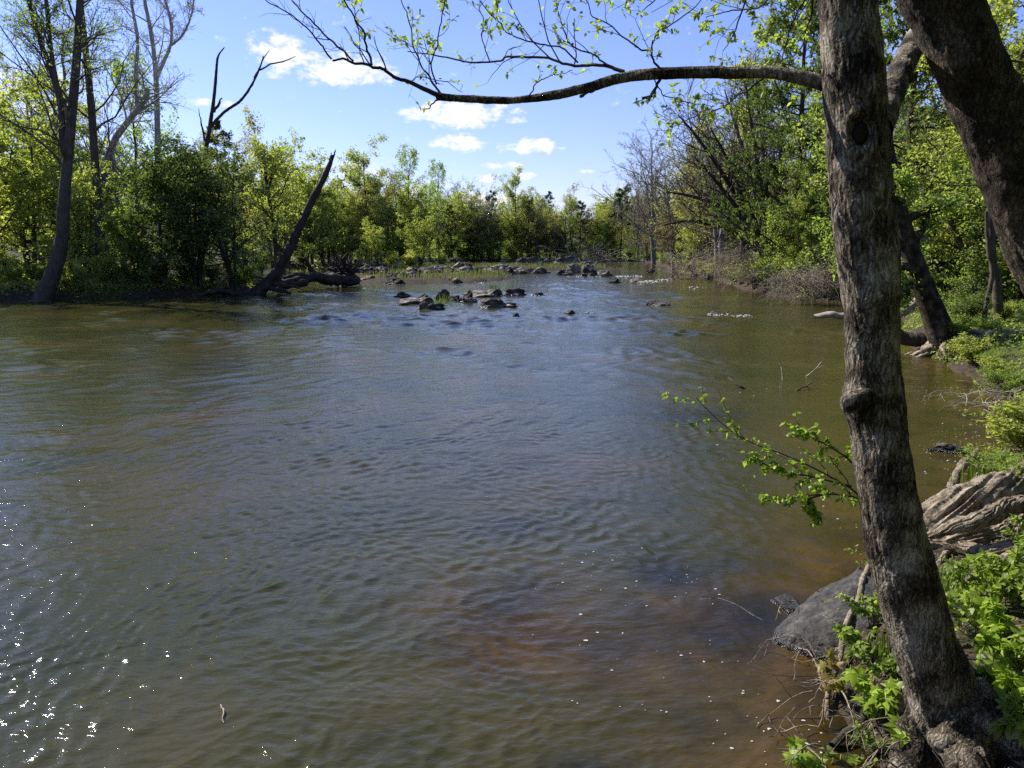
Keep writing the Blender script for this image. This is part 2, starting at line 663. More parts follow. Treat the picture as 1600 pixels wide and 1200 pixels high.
BK = {
    'hero': plate_bark('furrowed_grey_bark', [(.33, (.010, .008, .005)), (.47, (.078, .061, .043)), (.59, (.20, .168, .125)), (.76, (.45, .40, .315))], 56, .14, 1.0, .013),
    'hollow': bark_mat('black_wood_and_hole_shade', [(.3, (.006, .005, .004)), (.5, (.014, .011, .009)), (.75, (.035, .028, .022))], 30, .5, .8),  # near-black colour stands in for knot hole shade; also the stub's dark end
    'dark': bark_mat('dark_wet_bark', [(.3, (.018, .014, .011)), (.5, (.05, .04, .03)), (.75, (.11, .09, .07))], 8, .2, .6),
    'brown': bark_mat('brown_bark', [(.3, (.035, .027, .02)), (.5, (.08, .063, .047)), (.75, (.16, .13, .10))], 8, .2, .6),
    'grey': bark_mat('grey_bark', [(.3, (.08, .07, .06)), (.5, (.16, .145, .125)), (.75, (.26, .24, .21))], 6, .2, .4),
    'pale': bark_mat('pale_sycamore_bark', [(.32, (.11, .095, .075)), (.45, (.27, .25, .215)), (.7, (.45, .43, .38))], 2.2, .5, .15),
    'twig': bark_mat('pale_dead_twig', [(.3, (.13, .10, .075)), (.5, (.26, .22, .17)), (.75, (.38, .33, .27))], 9, .3, .3),
    'drift': bark_mat('weathered_driftwood', [(.32, (.024, .018, .012)), (.45, (.16, .125, .085)), (.58, (.35, .29, .21)), (.72, (.52, .45, .35))], 22, .5, 1.0, .88, .03),
    'mottle': plate_bark('mottled_brown_bark', [(.30, (.010, .008, .005)), (.46, (.036, .028, .020)), (.6, (.085, .066, .046)), (.78, (.20, .165, .12))], 42, .3, .9, .014),
}
RK = {
    'grey': rock_mat('river_rock_grey', [(.34, (.02, .016, .012)), (.47, (.10, .08, .058)), (.55, (.26, .215, .16)), (.66, (.52, .47, .39))], 2.2, .9, .12),
    'dark': rock_mat('river_rock_dark', [(.34, (.014, .011, .008)), (.5, (.045, .036, .026)), (.6, (.14, .115, .085)), (.72, (.36, .32, .26))], 2.2, .9, .12),
    'bank': rock_mat('smooth_bank_boulder', [(.3, (.010, .009, .008)), (.46, (.032, .029, .025)), (.57, (.060, .054, .046)), (.72, (.14, .125, .10))], 11, 1.0, .04),
}

# ------------------------------------------------------------------ terrain and water
XR = np.array([[-60, -30], [-5, -5], [0, -1.0], [1, -.3], [2, .6], [2.7, 1.5], [3.2, 1.98], [3.6, 2.08], [4.0, 2.14], [4.7, 2.32], [5.2, 2.72], [6, 3.2], [7.2, 4.35], [9, 6.2], [11, 7.7], [12.8, 8.6], [16, 10.2],
               [18.8, 11.0], [21, 11.6], [24.5, 13.0], [29, 15.6], [36, 17.6], [40, 17.0], [45, 15.6], [52, 16.0], [62, 18.0], [75, 19.0], [87, 19.8], [100, 21.5], [120, 23.5], [140, 25.5], [160, 28], [400, 60]], float)
XL = np.array([[-60, -30], [0, -30], [15, -29.5], [30, -28.5], [37, -28.2], [40, -27.0], [43, -21.5], [46, -16.6], [48, -16], [51, -20], [60, -27], [70, -33], [85, -36], [105, -32], [125, -24], [160, -10], [400, -10]], float)


def land(x, y):
    """signed inland distances from each bank"""
    dr = (x - np.interp(y, XR[:, 0], XR[:, 1])) * .82
    dl = (np.interp(y, XL[:, 0], XL[:, 1]) - x) * .85
    df = (y - 158) * 1.0
    ux, uy = (x + 8.5) / 8.5, (y - 71) / 12.5
    q = np.sqrt(ux * ux + uy * uy) + 1e-6
    di = (1 - q) * 8
    ux, uy = (x + 2) / 17, (y - 103) / 7
    q = np.sqrt(ux * ux + uy * uy) + 1e-6
    di2 = (1 - q) * 7
    return dr, dl, df, np.maximum(di, di2)


def ground(x, y):
    x = np.atleast_1d(np.asarray(x, float))
    y = np.atleast_1d(np.asarray(y, float))
    dr, dl, df, di = land(x, y)
    p = np.stack([x, y, np.zeros_like(x)], 1)
    w = .22 * fbm(p * .9, 3, 5)
    near = np.clip(np.hypot(x, y) / 8, .35, 1)
    dr, dl, di = dr + w * near, dl + w * 2, di + w * 3

    def prof(d, a, b, c, start, lim):
        e = np.maximum(d, 0)
        return np.where(d < 0, np.maximum(-1.2, d * .4), a * (1 - np.exp(-e / (a * .9))) + b * np.minimum(e, start) + c * np.clip(e - start, 0, lim))
    hr = prof(dr, .42, .10, .26, 12, 45)
    hl = prof(dl, .5, .05, .20, 14, 70)
    hf = prof(df, .5, .02, .12, 15, 90)
    hi = prof(di, .30, .02, .0, 4, 1)
    h = np.maximum(np.maximum(hr, hl), np.maximum(hf, hi))
    h = h + np.where(h > .1, .10 * fbm(p * .55, 3, 11) * np.clip(h * 2, 0, 1) + .03 * fbm(p * 4, 2, 31) * np.clip(h * 3, 0, 1), 0)
    return h


def gz(x, y):
    return float(ground(x, y)[0])


def polar_grid(az, rad):
    A, Rr = np.meshgrid(az, rad)
    X, Y = np.sin(A) * Rr, np.cos(A) * Rr
    na, nr = len(az), len(rad)
    k = np.arange(nr - 1)[:, None] * na
    j = np.arange(na - 1)[None]
    q = np.stack([k + j, k + j + 1, k + na + j + 1, k + na + j], -1).reshape(-1, 4)
    return X.ravel(), Y.ravel(), q


def ground_material():
    m, nt, N, L = new_mat('bank_soil')
    tc = N('ShaderNodeTexCoord')
    n1 = N('ShaderNodeTexNoise')
    n1.inputs['Scale'].default_value = .55
    n1.inputs['Detail'].default_value = 6
    L(tc.outputs['Object'], n1.inputs['Vector'])
    n2 = N('ShaderNodeTexNoise')
    n2.inputs['Scale'].default_value = 14
    n2.inputs['Detail'].default_value = 9
    n2.inputs['Roughness'].default_value = .7
    L(tc.outputs['Object'], n2.inputs['Vector'])
    soil = ramp(N, [(.3, (.016, .012, .008)), (.5, (.048, .036, .024)), (.7, (.12, .092, .062))])
    L(n2.outputs['Fac'], soil.inputs[0])
    green = ramp(N, [(.3, (.03, .045, .010)), (.55, (.07, .10, .018)), (.75, (.13, .15, .03))])
    L(n2.outputs['Fac'], green.inputs[0])
    at_ = N('ShaderNodeAttribute')
    at_.attribute_name = 'inland'
    mr = N('ShaderNodeMapRange')
    mr.inputs['From Min'].default_value = .35
    mr.inputs['From Max'].default_value = 1.2
    L(at_.outputs['Fac'], mr.inputs['Value'])
    ra = ramp(N, [(.40, (0, 0, 0)), (.60, (1, 1, 1))])
    L(n1.outputs['Fac'], ra.inputs[0])
    mu = N('ShaderNodeMath')
    mu.operation = 'MULTIPLY'
    L(mr.outputs[0], mu.inputs[0])
    L(ra.outputs[0], mu.inputs[1])
    mx = N('ShaderNodeMix')
    mx.data_type = 'RGBA'
    L(mu.outputs[0], mx.inputs[0])
    L(soil.outputs[0], mx.inputs[6])
    L(green.outputs[0], mx.inputs[7])
    bs = N('ShaderNodeBsdfPrincipled')
    bs.inputs['Roughness'].default_value = .95
    bs.inputs['Specular IOR Level'].default_value = .15
    L(mx.outputs[2], bs.inputs['Base Color'])
    bp = N('ShaderNodeBump')
    bp.inputs['Strength'].default_value = .8
    bp.inputs['Distance'].default_value = .06
    L(n2.outputs['Fac'], bp.inputs['Height'])
    L(bp.outputs[0], bs.inputs['Normal'])
    o = N('ShaderNodeOutputMaterial')
    L(bs.outputs[0], o.inputs[0])
    return m


def build_ground():
    az = np.concatenate([np.linspace(-math.pi, R(-50), 70)[:-1], np.linspace(R(-50), R(55), 360), np.linspace(R(55), math.pi, 70)[1:]])
    rad = np.exp(np.linspace(math.log(.4), math.log(1800), 330))
    X, Y, q = polar_grid(az, rad)
    Z = ground(X, Y)
    far = np.clip((np.hypot(X, Y) - 260) / 200, 0, 1)
    Z = Z * (1 - far) + 20 * far
    mb = MB().add(np.stack([X, Y, Z], 1), q)
    c = np.argsort(az)
    mb.add(np.array([[0, 0, gz(0, 0)]] + [[math.sin(a) * .4, math.cos(a) * .4, gz(math.sin(a) * .4, math.cos(a) * .4)] for a in az]), np.array([[0, j + 2, j + 1] for j in range(len(az) - 1)]))
    o = mb.build('ground', ground_material())
    dr, dl, df, di = land(X, Y)
    s = np.maximum(np.maximum(dr, dl), np.maximum(df, di * .2))
    a = o.data.attributes.new('inland', 'FLOAT', 'POINT')
    a.data.foreach_set('value', np.concatenate([s, np.full(len(az) + 1, 1.0)]).astype(np.float32))
    tag(o, kind='structure')


def water_material():
    m, nt, N, L = new_mat('murky_river_water')
    tc = N('ShaderNodeTexCoord')

    def noise(scale, detail, rough=.55, sx=1, sy=1, rot=0, dist=0):
        mp = N('ShaderNodeMapping')
        mp.inputs['Scale'].default_value = (sx, sy, 1)
        mp.inputs['Rotation'].default_value = (0, 0, rot)
        L(tc.outputs['Object'], mp.inputs[0])
        n = N('ShaderNodeTexNoise')
        n.inputs['Scale'].default_value = scale
        n.inputs['Detail'].default_value = detail
        n.inputs['Roughness'].default_value = rough
        n.inputs['Distortion'].default_value = dist
        L(mp.outputs[0], n.inputs['Vector'])
        return n.outputs['Fac']
    at_ = N('ShaderNodeAttribute')
    at_.attribute_name = 'shallow'
    deep = ramp(N, [(.3, (.026, .030, .009)), (.5, (.042, .041, .012)), (.68, (.064, .048, .015))])
    L(noise(.30, 4, .6), deep.inputs[0])
    shal = ramp(N, [(.35, (.018, .013, .003)), (.5, (.042, .025, .004)), (.68, (.084, .047, .009))])
    L(noise(.95, 6, .6, 1, 1, 0, .6), shal.inputs[0])
    mx = N('ShaderNodeMix')
    mx.data_type = 'RGBA'
    L(at_.outputs['Fac'], mx.inputs[0])
    L(deep.outputs[0], mx.inputs[6])
    L(shal.outputs[0], mx.inputs[7])
    bs = N('ShaderNodeBsdfPrincipled')
    bs.inputs['Roughness'].default_value = .075
    bs.inputs['IOR'].default_value = 1.333
    dk = N('ShaderNodeAttribute')
    dk.attribute_name = 'drowned'
    m2 = N('ShaderNodeMix')
    m2.data_type = 'RGBA'
    L(dk.outputs['Fac'], m2.inputs[0])
    L(mx.outputs[2], m2.inputs[6])
    m2.inputs[7].default_value = (.010, .011, .010, 1)
    L(m2.outputs[2], bs.inputs['Base Color'])
    b1 = N('ShaderNodeBump')
    b1.inputs['Strength'].default_value = 1
    b1.inputs['Distance'].default_value = .0055
    L(noise(13, 3, .6, 1, 2.2, R(-18), .6), b1.inputs['Height'])
    b2 = N('ShaderNodeBump')
    b2.inputs['Strength'].default_value = 1
    b2.inputs['Distance'].default_value = .03
    L(noise(1.5, 3, .55, 1, 1.8, R(-24), .3), b2.inputs['Height'])
    L(b1.outputs[0], b2.inputs['Normal'])
    L(b2.outputs[0], bs.inputs['Normal'])
    o = N('ShaderNodeOutputMaterial')
    L(bs.outputs[0], o.inputs[0])
    return m


def waves(X, Y, cell):
    """choppy ripples: sideways shift and height (crests sharper than troughs)"""
    rg = np.random.default_rng(11)
    h, dx, dy = np.zeros_like(X), np.zeros_like(X), np.zeros_like(X)
    p = np.stack([X * .13, Y * .06, np.zeros_like(X)], 1)
    patch = np.clip(.85 + .8 * fbm(p * 1.6, 3, 91), .3, 1.6)
    # a hidden ledge roughens the surface in a band from the left towards the middle
    band = np.exp(-((Y - 11.2 - .10 * X) / 2.0) ** 2) * np.exp(-((X + 4.5) / 6.0) ** 2) + .8 * np.exp(-((Y - 10.6) / .9) ** 2 - ((X - 3.2) / 1.1) ** 2)
    patch = patch + .75 * band * (1 + .6 * fbm(p * 9, 2, 94))
    m3 = np.stack([X, Y * .8, np.zeros_like(X)], 1)
    masks = [np.clip(.75 + 1.25 * fbm(m3 * (.5 + .22 * q) + q * 7.7, 2, 120 + q), 0, 1.9) for q in range(6)]
    p2 = np.stack([X * .8, Y * .8, np.zeros_like(X)], 1)
    wx = .30 * vnoise(p2, 41) + .06 * vnoise(p2 * 4.1, 43)
    wy = .30 * vnoise(p2, 42) + .06 * vnoise(p2 * 4.1, 44)
    for k in range(96):
        lam = .055 * (4.6 ** rg.uniform(0, 1)) if k % 6 else rg.uniform(.4, 1.3)
        th = R(90 + 14) + R(54) * rg.normal()
        ux, uy = math.cos(th), math.sin(th)
        kk = 2 * math.pi / lam
        slope = .034 if lam < .3 else .011 + .034 * np.clip((Y - 13) / 16, 0, 1)      # the reach by the rocks runs rougher
        fade = np.clip((lam / (cell * 3.0) - 1), 0, 1)
        ph = kk * (ux * (X + wx) + uy * (Y + wy)) + rg.uniform(0, 6.28)
        a = fade * slope / kk * masks[k % 6]
        h += a * np.cos(ph)
        sn = a * np.sin(ph) * .85
        dx -= ux * sn
        dy -= uy * sn
    return dx * patch, dy * patch, h * patch


def submerged(x, y):
    """how much a drowned rock darkens the bed seen through the water"""
    r = np.zeros_like(x)
    for (px, py, wx, wy, st) in [(1050, 1188 - 288, 75, 26, .75), (905, 1200, 60, 25, .6), (1190, 965, 75, 45, .9), (1120, 985, 60, 30, .5), (800, 820, 60, 16, .4), (1090, 650, 70, 14, .6), (860, 1000, 55, 28, .35), (980, 1010, 60, 24, .4)]:
        c = onz(px, py)
        d = (c - CAM_)[1]
        ex, ey = wx / FPX * d * 1.1, wy / FPX * d * d / CAMZ
        q = ((x - c[0]) / ex) ** 2 + ((y - c[1]) / ey) ** 2
        r = np.maximum(r, st * np.exp(-q * (1 + .5 * vnoise(np.stack([x * 3, y * 3, x * 0], 1), 15))))
    return r


CAM_ = np.array([0, 0, CAMZ])


def build_water():
    az = np.concatenate([np.linspace(-math.pi, R(-54), 60)[:-1], np.linspace(R(-54), R(50), 980), np.linspace(R(50), math.pi, 60)[1:]])
    rad = np.concatenate([np.exp(np.linspace(math.log(.3), math.log(2.3), 40))[:-1], np.exp(np.linspace(math.log(2.3), math.log(50), 900)), np.exp(np.linspace(math.log(50), math.log(230), 200))[1:]])
    X, Y, q = polar_grid(az, rad)
    dr, dl, df, di = land(X, Y)
    s = np.maximum(np.maximum(dr, dl), np.maximum(df, di))
    keep = (s < 2.5)[q].any(1)
    r = np.hypot(X, Y)
    DX, DY, Z = np.zeros_like(X), np.zeros_like(X), np.zeros_like(X)
    w = np.unique(q[keep])
    DX[w], DY[w], Z[w] = waves(X[w], Y[w], r[w] * .0038)
    calm = np.clip((-dr) / 2.5, .22, 1) * np.clip(-dl / 4 + .4, .4, 1)
    Z, DX, DY = Z * calm, DX * calm, DY * calm
    q = q[keep]
    used = np.unique(q)
    remap = np.zeros(len(X), np.int64)
    remap[used] = np.arange(len(used))
    o = MB().add(np.stack([X + DX, Y + DY, Z], 1)[used], remap[q]).build('water', water_material())
    p = np.stack([X, Y, np.zeros_like(X)], 1)[used]
    sh = np.exp(np.minimum(dr[used] + .25, 0) / 1.1) + .9 * np.clip(fbm(p * .6, 3, 77) + .18, 0, 1) * np.exp(-((p[:, 0] - .6) / 2.2) ** 2 - ((p[:, 1] - 5.5) / 3.2) ** 2)
    a = o.data.attributes.new('shallow', 'FLOAT', 'POINT')
    a.data.foreach_set('value', np.clip(sh, 0, 1).astype(np.float32))
    a = o.data.attributes.new('drowned', 'FLOAT', 'POINT')
    a.data.foreach_set('value', submerged(p[:, 0], p[:, 1]).astype(np.float32))
    tag(o, kind='structure')


build_ground()
build_water()

# ------------------------------------------------------------------ tree kinds (each a trunk mesh and a crown mesh, base at the origin, height H)
def trunk_line(rg, H, lean=(0, 0), n=9, wob=.02):
    t = np.linspace(0, 1, n)
    P = np.zeros((n, 3))
    P[:, 2] = t * H
    P[:, 0] = lean[0] * H * t ** 1.4
    P[:, 1] = lean[1] * H * t ** 1.4
    w = np.cumsum(rg.normal(size=(n, 2)), axis=0) * wob * H / 3
    P[:, :2] += w - w[0]
    return P


class Kind:
    pass


def add_leaves(crown, Q, nl, size, rg, spread, up, mat=1, aspect=.6, lo=.2):
    B, n, _ = Q.shape
    i = rg.integers(0, B, nl)
    t = rg.uniform(lo, 1, nl) * (n - 1)
    k = np.clip(t.astype(int), 0, n - 2)
    f = (t - k)[:, None]
    c = Q[i, k] * (1 - f) + Q[i, k + 1] * f + rg.normal(size=(nl, 3)) * spread
    c[:, 2] = np.maximum(c[:, 2], .05)
    V, q = leaf_quads(c, size, rg, up, aspect)
    crown.add(V, q, mat, False)


def broadleaf(seed, H=12, r0=.16, trunks=1, splay=.12, l1=11, l1len=.36, l2=7, l3=5, leaves=6000, size=.16, spread=.12, bark='brown', leaf='bright', t1=(.28, .97), ang=(35, 65), up=.22,
              lean=(0, 0), wob=.02, sides=6, l2len=.42, l3len=.45, wig=.16, aspect=.6, droop=0, lines=None, radii=None, rmin=.006, fall=.55, leaf_up=.5, rtop=.12, bratio=.55):
    rg = np.random.default_rng(seed)
    tr, cr = MB(), MB()
    Ps, Rs = [], []
    if lines is not None:
        for P in lines:
            Ps.append(resample(P, 12))
        for rr in radii:
            Rs.append(np.interp(np.linspace(0, 1, 12), np.linspace(0, 1, len(rr)), rr))
    else:
        for k in range(trunks):
            a = rg.uniform(0, 6.28) if trunks > 1 else 0
            sp = splay * rg.uniform(.5, 1.3) if trunks > 1 else 0
            h = H * (1 if k == 0 else rg.uniform(.7, 1))
            P = trunk_line(rg, h * .93, (lean[0] + math.cos(a) * sp, lean[1] + math.sin(a) * sp), 12, wob)
            if trunks > 1:
                P[:, :2] += np.array([math.cos(a), math.sin(a)]) * r0 * 1.2
            P[0, 2] -= .5
            Ps.append(P)
            Rs.append(r0 * (1 if k == 0 else .75) * np.linspace(1.25, rtop, 12) ** .9)
    P, Rr = np.stack(Ps), np.stack(Rs)
    v, q = tubes(P, Rr, max(8, sides))
    tr.add(v, q)
    Q1, R1 = grow(P, Rr, l1, t1, ang, l1len, rg, up, wig, 7, bratio, .2, .2, droop, fall, rmin * 1.6)
    v, q = tubes(Q1, R1, 5)
    tr.add(v, q)
    Q2, R2 = grow(Q1, R1, l2, (.2, .98), (30, 65), l2len, rg, up * .6, wig, 5, .6, .25, .1, droop, .5, rmin)
    v, q = tubes(Q2, R2, 4)
    cr.add(v, q, 0)
    Q = Q2
    if l3:
        Q3, R3 = grow(Q2, R2, l3, (.15, 1), (25, 65), l3len, rg, up * .5, wig, 4, .6, .4, .05, droop, .4, rmin * .7)
        v, q = tubes(Q3, R3, 3)
        cr.add(v, q, 0)
        Q = Q3
    if leaves:
        add_leaves(cr, Q, leaves, size, rg, spread, leaf_up, 1, aspect)
    K = Kind()
    K.tr, K.cr, K.H, K.bark, K.leaf = tr, cr, H, bark, leaf
    return K


def conifer(seed, H=18, r0=.2, bare=.35, n1=46, width=.2, leaves=9000, size=.2, leaf='pine', sag=.02, bark='brown', flat=.6):
    rg = np.random.default_rng(seed)
    tr, cr = MB(), MB()
    P = trunk_line(rg, H, (0, 0), 12, .006)
    P[0, 2] -= .5
    Rr = r0 * np.linspace(1.2, .08, 12)
    v, q = tubes(P[None], Rr[None], 8)
    tr.add(v, q)
    Q1, R1 = grow(P[None], Rr[None], n1, (bare, .99), (62, 96), width, rg, .04, .1, 6, .35, .2, .07, sag, .72)
    v, q = tubes(Q1, R1, 4)
    tr.add(v, q)
    Q2, R2 = grow(Q1, R1, 8, (.2, 1), (30, 65), .42, rg, .1, .12, 4, .5, .3, .03, 0, .4)
    v, q = tubes(Q2, R2, 3)
    cr.add(v, q, 0)
    B, n, _ = Q2.shape
    i = rg.integers(0, B, leaves)
    t = rg.uniform(.2, 1, leaves) * (n - 1)
    k = np.clip(t.astype(int), 0, n - 2)
    f = (t - k)[:, None]
    c = Q2[i, k] * (1 - f) + Q2[i, k + 1] * f + rg.normal(size=(leaves, 3)) * size * .35
    V, q = leaf_quads(c, size, rg, flat, .28, norm(Q2[i, -1] - Q2[i, 0]) + np.array([0, 0, .5]))
    cr.add(V, q, 1, False)
    K = Kind()
    K.tr, K.cr, K.H, K.bark, K.leaf = tr, cr, H, bark, leaf
    return K


def shrub(seed, H=2.4, stems=9, leaves=3500, size=.12, leaf='mid', bark='brown', spread=.1, splay=.5, up=.3, l1=8, l2=5, aspect=.6):
    rg = np.random.default_rng(seed)
    tr, cr = MB(), MB()
    Ps, Rs = [], []
    for k in range(stems):
        a = rg.uniform(0, 6.28)
        h = H * rg.uniform(.55, .95)
        P = trunk_line(rg, h, (math.cos(a) * splay * rg.uniform(.2, 1), math.sin(a) * splay * rg.uniform(.2, 1)), 7, .05)
        P[0, 2] -= .25
        Ps.append(P)
        Rs.append(np.linspace(.016, .004, 7) * H)
    P, Rr = np.stack(Ps), np.stack(Rs)
    v, q = tubes(P, Rr, 5)
    tr.add(v, q)
    Q1, R1 = grow(P, Rr, l1, (.15, 1), (30, 75), .42, rg, up, .2, 5, .6, .3, .1)
    v, q = tubes(Q1, R1, 4)
    cr.add(v, q, 0)
    Q2, R2 = grow(Q1, R1, l2, (.2, 1), (30, 70), .5, rg, up, .2, 4, .6, .4, .05)
    v, q = tubes(Q2, R2, 3)
    cr.add(v, q, 0)
    add_leaves(cr, Q2, leaves, size, rg, spread, .6, 1, aspect)
    K = Kind()
    K.tr, K.cr, K.H, K.bark, K.leaf = tr, cr, H, bark, leaf
    return K


KINDS = {
    'airy1': broadleaf(1, 13, .15, 1, l1=15, l1len=.42, leaves=5200, size=.18, spread=.18, leaf='yellow', up=.12, ang=(28, 52), t1=(.2, .97)),
    'airy2': broadleaf(2, 13, .16, 2, .12, l1=13, l1len=.42, leaves=5600, size=.18, spread=.2, leaf='olive', up=.12, ang=(25, 52), t1=(.2, .97)),
    'airy3': broadleaf(3, 13, .14, 1, l1=15, l1len=.40, leaves=4600, size=.17, spread=.16, leaf='bright', up=.12, ang=(32, 58), wob=.035, t1=(.2, .97)),
    'full1': broadleaf(4, 8.5, .15, 2, .12, l1=15, l1len=.55, leaves=9500, size=.20, spread=.13, leaf='bright', t1=(.06, .97), ang=(45, 85), up=-.01, leaf_up=1.3),
    'full2': broadleaf(5, 8, .12, 3, .22, l1=12, l1len=.52, leaves=9500, size=.19, spread=.13, leaf='yellow', t1=(.08, .97), ang=(40, 80), up=-.01, leaf_up=1.3),
    'full3': broadleaf(6, 8, .12, 3, .18, l1=13, l1len=.5, leaves=9500, size=.19, spread=.13, leaf='mid', t1=(.06, .97), ang=(45, 85), up=-.01, leaf_up=1.3),
    'near1': broadleaf(44, 8.5, .15, 2, .12, l1=16, l1len=.55, l2=8, l3=6, leaves=26000, size=.105, spread=.09, leaf='bright', t1=(.06, .97), ang=(45, 85), up=-.01, leaf_up=1.3),
    'near2': broadleaf(45, 8, .12, 3, .22, l1=13, l1len=.52, l2=8, l3=6, leaves=28000, size=.10, spread=.09, leaf='yellow', t1=(.08, .97), ang=(40, 80), up=-.01, leaf_up=1.3),
    'near3': broadleaf(46, 8, .12, 3, .18, l1=14, l1len=.5, l2=8, l3=6, leaves=28000, size=.10, spread=.09, leaf='mid', t1=(.06, .97), ang=(45, 85), up=-.01, leaf_up=1.3),
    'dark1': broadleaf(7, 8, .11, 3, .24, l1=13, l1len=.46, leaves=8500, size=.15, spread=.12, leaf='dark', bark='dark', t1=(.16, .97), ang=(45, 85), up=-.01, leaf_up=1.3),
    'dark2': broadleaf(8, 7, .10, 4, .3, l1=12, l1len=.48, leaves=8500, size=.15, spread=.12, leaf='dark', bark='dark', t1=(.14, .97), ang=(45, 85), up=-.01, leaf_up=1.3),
    'bare1': broadleaf(9, 13, .15, 3, .16, l1=14, l1len=.44, l2=9, l3=7, leaves=1800, size=.10, spread=.06, leaf='brown', bark='grey', up=.1, ang=(25, 52), rmin=.012, t1=(.2, .97)),
    'bare2': broadleaf(10, 14, .17, 2, .1, l1=16, l1len=.44, l2=9, l3=7, leaves=1500, size=.10, spread=.06, leaf='olive', bark='grey', up=.1, ang=(28, 55), rmin=.013, t1=(.2, .97)),
    'bud1': broadleaf(11, 11, .13, 3, .24, l1=14, l2=8, l3=6, leaves=8500, size=.15, spread=.16, leaf='olive', bark='brown', up=.06, ang=(35, 70), rmin=.010, l1len=.46, t1=(.12, .97)),
    'bud2': broadleaf(12, 10, .13, 3, .24, l1=14, l2=8, l3=6, leaves=7500, size=.14, spread=.14, leaf='brown', bark='brown', up=.06, ang=(35, 75), rmin=.010, l1len=.48, t1=(.1, .97)),
    'pine1': conifer(13, 18, .2, .45, 44, .22, 9000, .36),
    'pine2': conifer(14, 16, .18, .15, 60, .24, 11000, .30),
    'cedar': conifer(15, 14, .2, .12, 70, .28, 16000, .24, 'dark', .05, 'dark'),
    'shrub1': shrub(16, 2.4, 9, 3600, .12, 'mid', splay=.8, up=.12),
    'shrub2': shrub(17, 2.4, 9, 3200, .12, 'yellow', splay=.8, up=.12),
    'shrub3': shrub(18, 2.6, 10, 3200, .12, 'bright', splay=.85, up=.12),
    'shrub4': shrub(19, 2.2, 10, 3400, .11, 'dark', 'dark', splay=.8, up=.12),
    'shrub5': shrub(20, 2.4, 11, 1500, .10, 'brown', 'twig', .08, .9, .1),
}
MESH = {}


def kind_mesh(k):
    if k not in MESH:
        K = KINDS[k]
        MESH[k] = (K.tr.mesh('trunk', BK[K.bark]), K.cr.mesh('crown', [BK[K.bark], LF[K.leaf]]))
    return MESH[k]


def plant(kind, name, cat, px, pytop, Y, label, group=None, rot=None, wide=1.0, x=None, sink=0.0):
    """a copy of a kind at image column px and distance Y whose top reaches image row pytop"""
    for _ in range(18):                                   # step back until it stands on land
        top = at(px, pytop, Y)
        X = top[0] if x is None else x
        if gz(X, Y) > .12:
            break
        Y *= 1.03
    z = max(gz(X, Y), -.1) - sink
    h = max(top[2] - z, .4)
    s = h / KINDS[kind].H
    tm, cm = kind_mesh(kind)
    root = empty(name, (X, Y, z))
    wide *= rng.uniform(.95, 1.25)
    root.scale = (s * wide, s * wide, s)
    root.rotation_euler = (0, 0, rng.uniform(0, 6.28) if rot is None else rot)
    for nm, me in ((('stem' if name in ('shrub',) else 'trunk'), tm), ('crown', cm)):
        o = bpy.data.objects.new(nm, me)
        COL.objects.link(o)
        o.parent = root
    tag(root, label, cat, group)
    return root


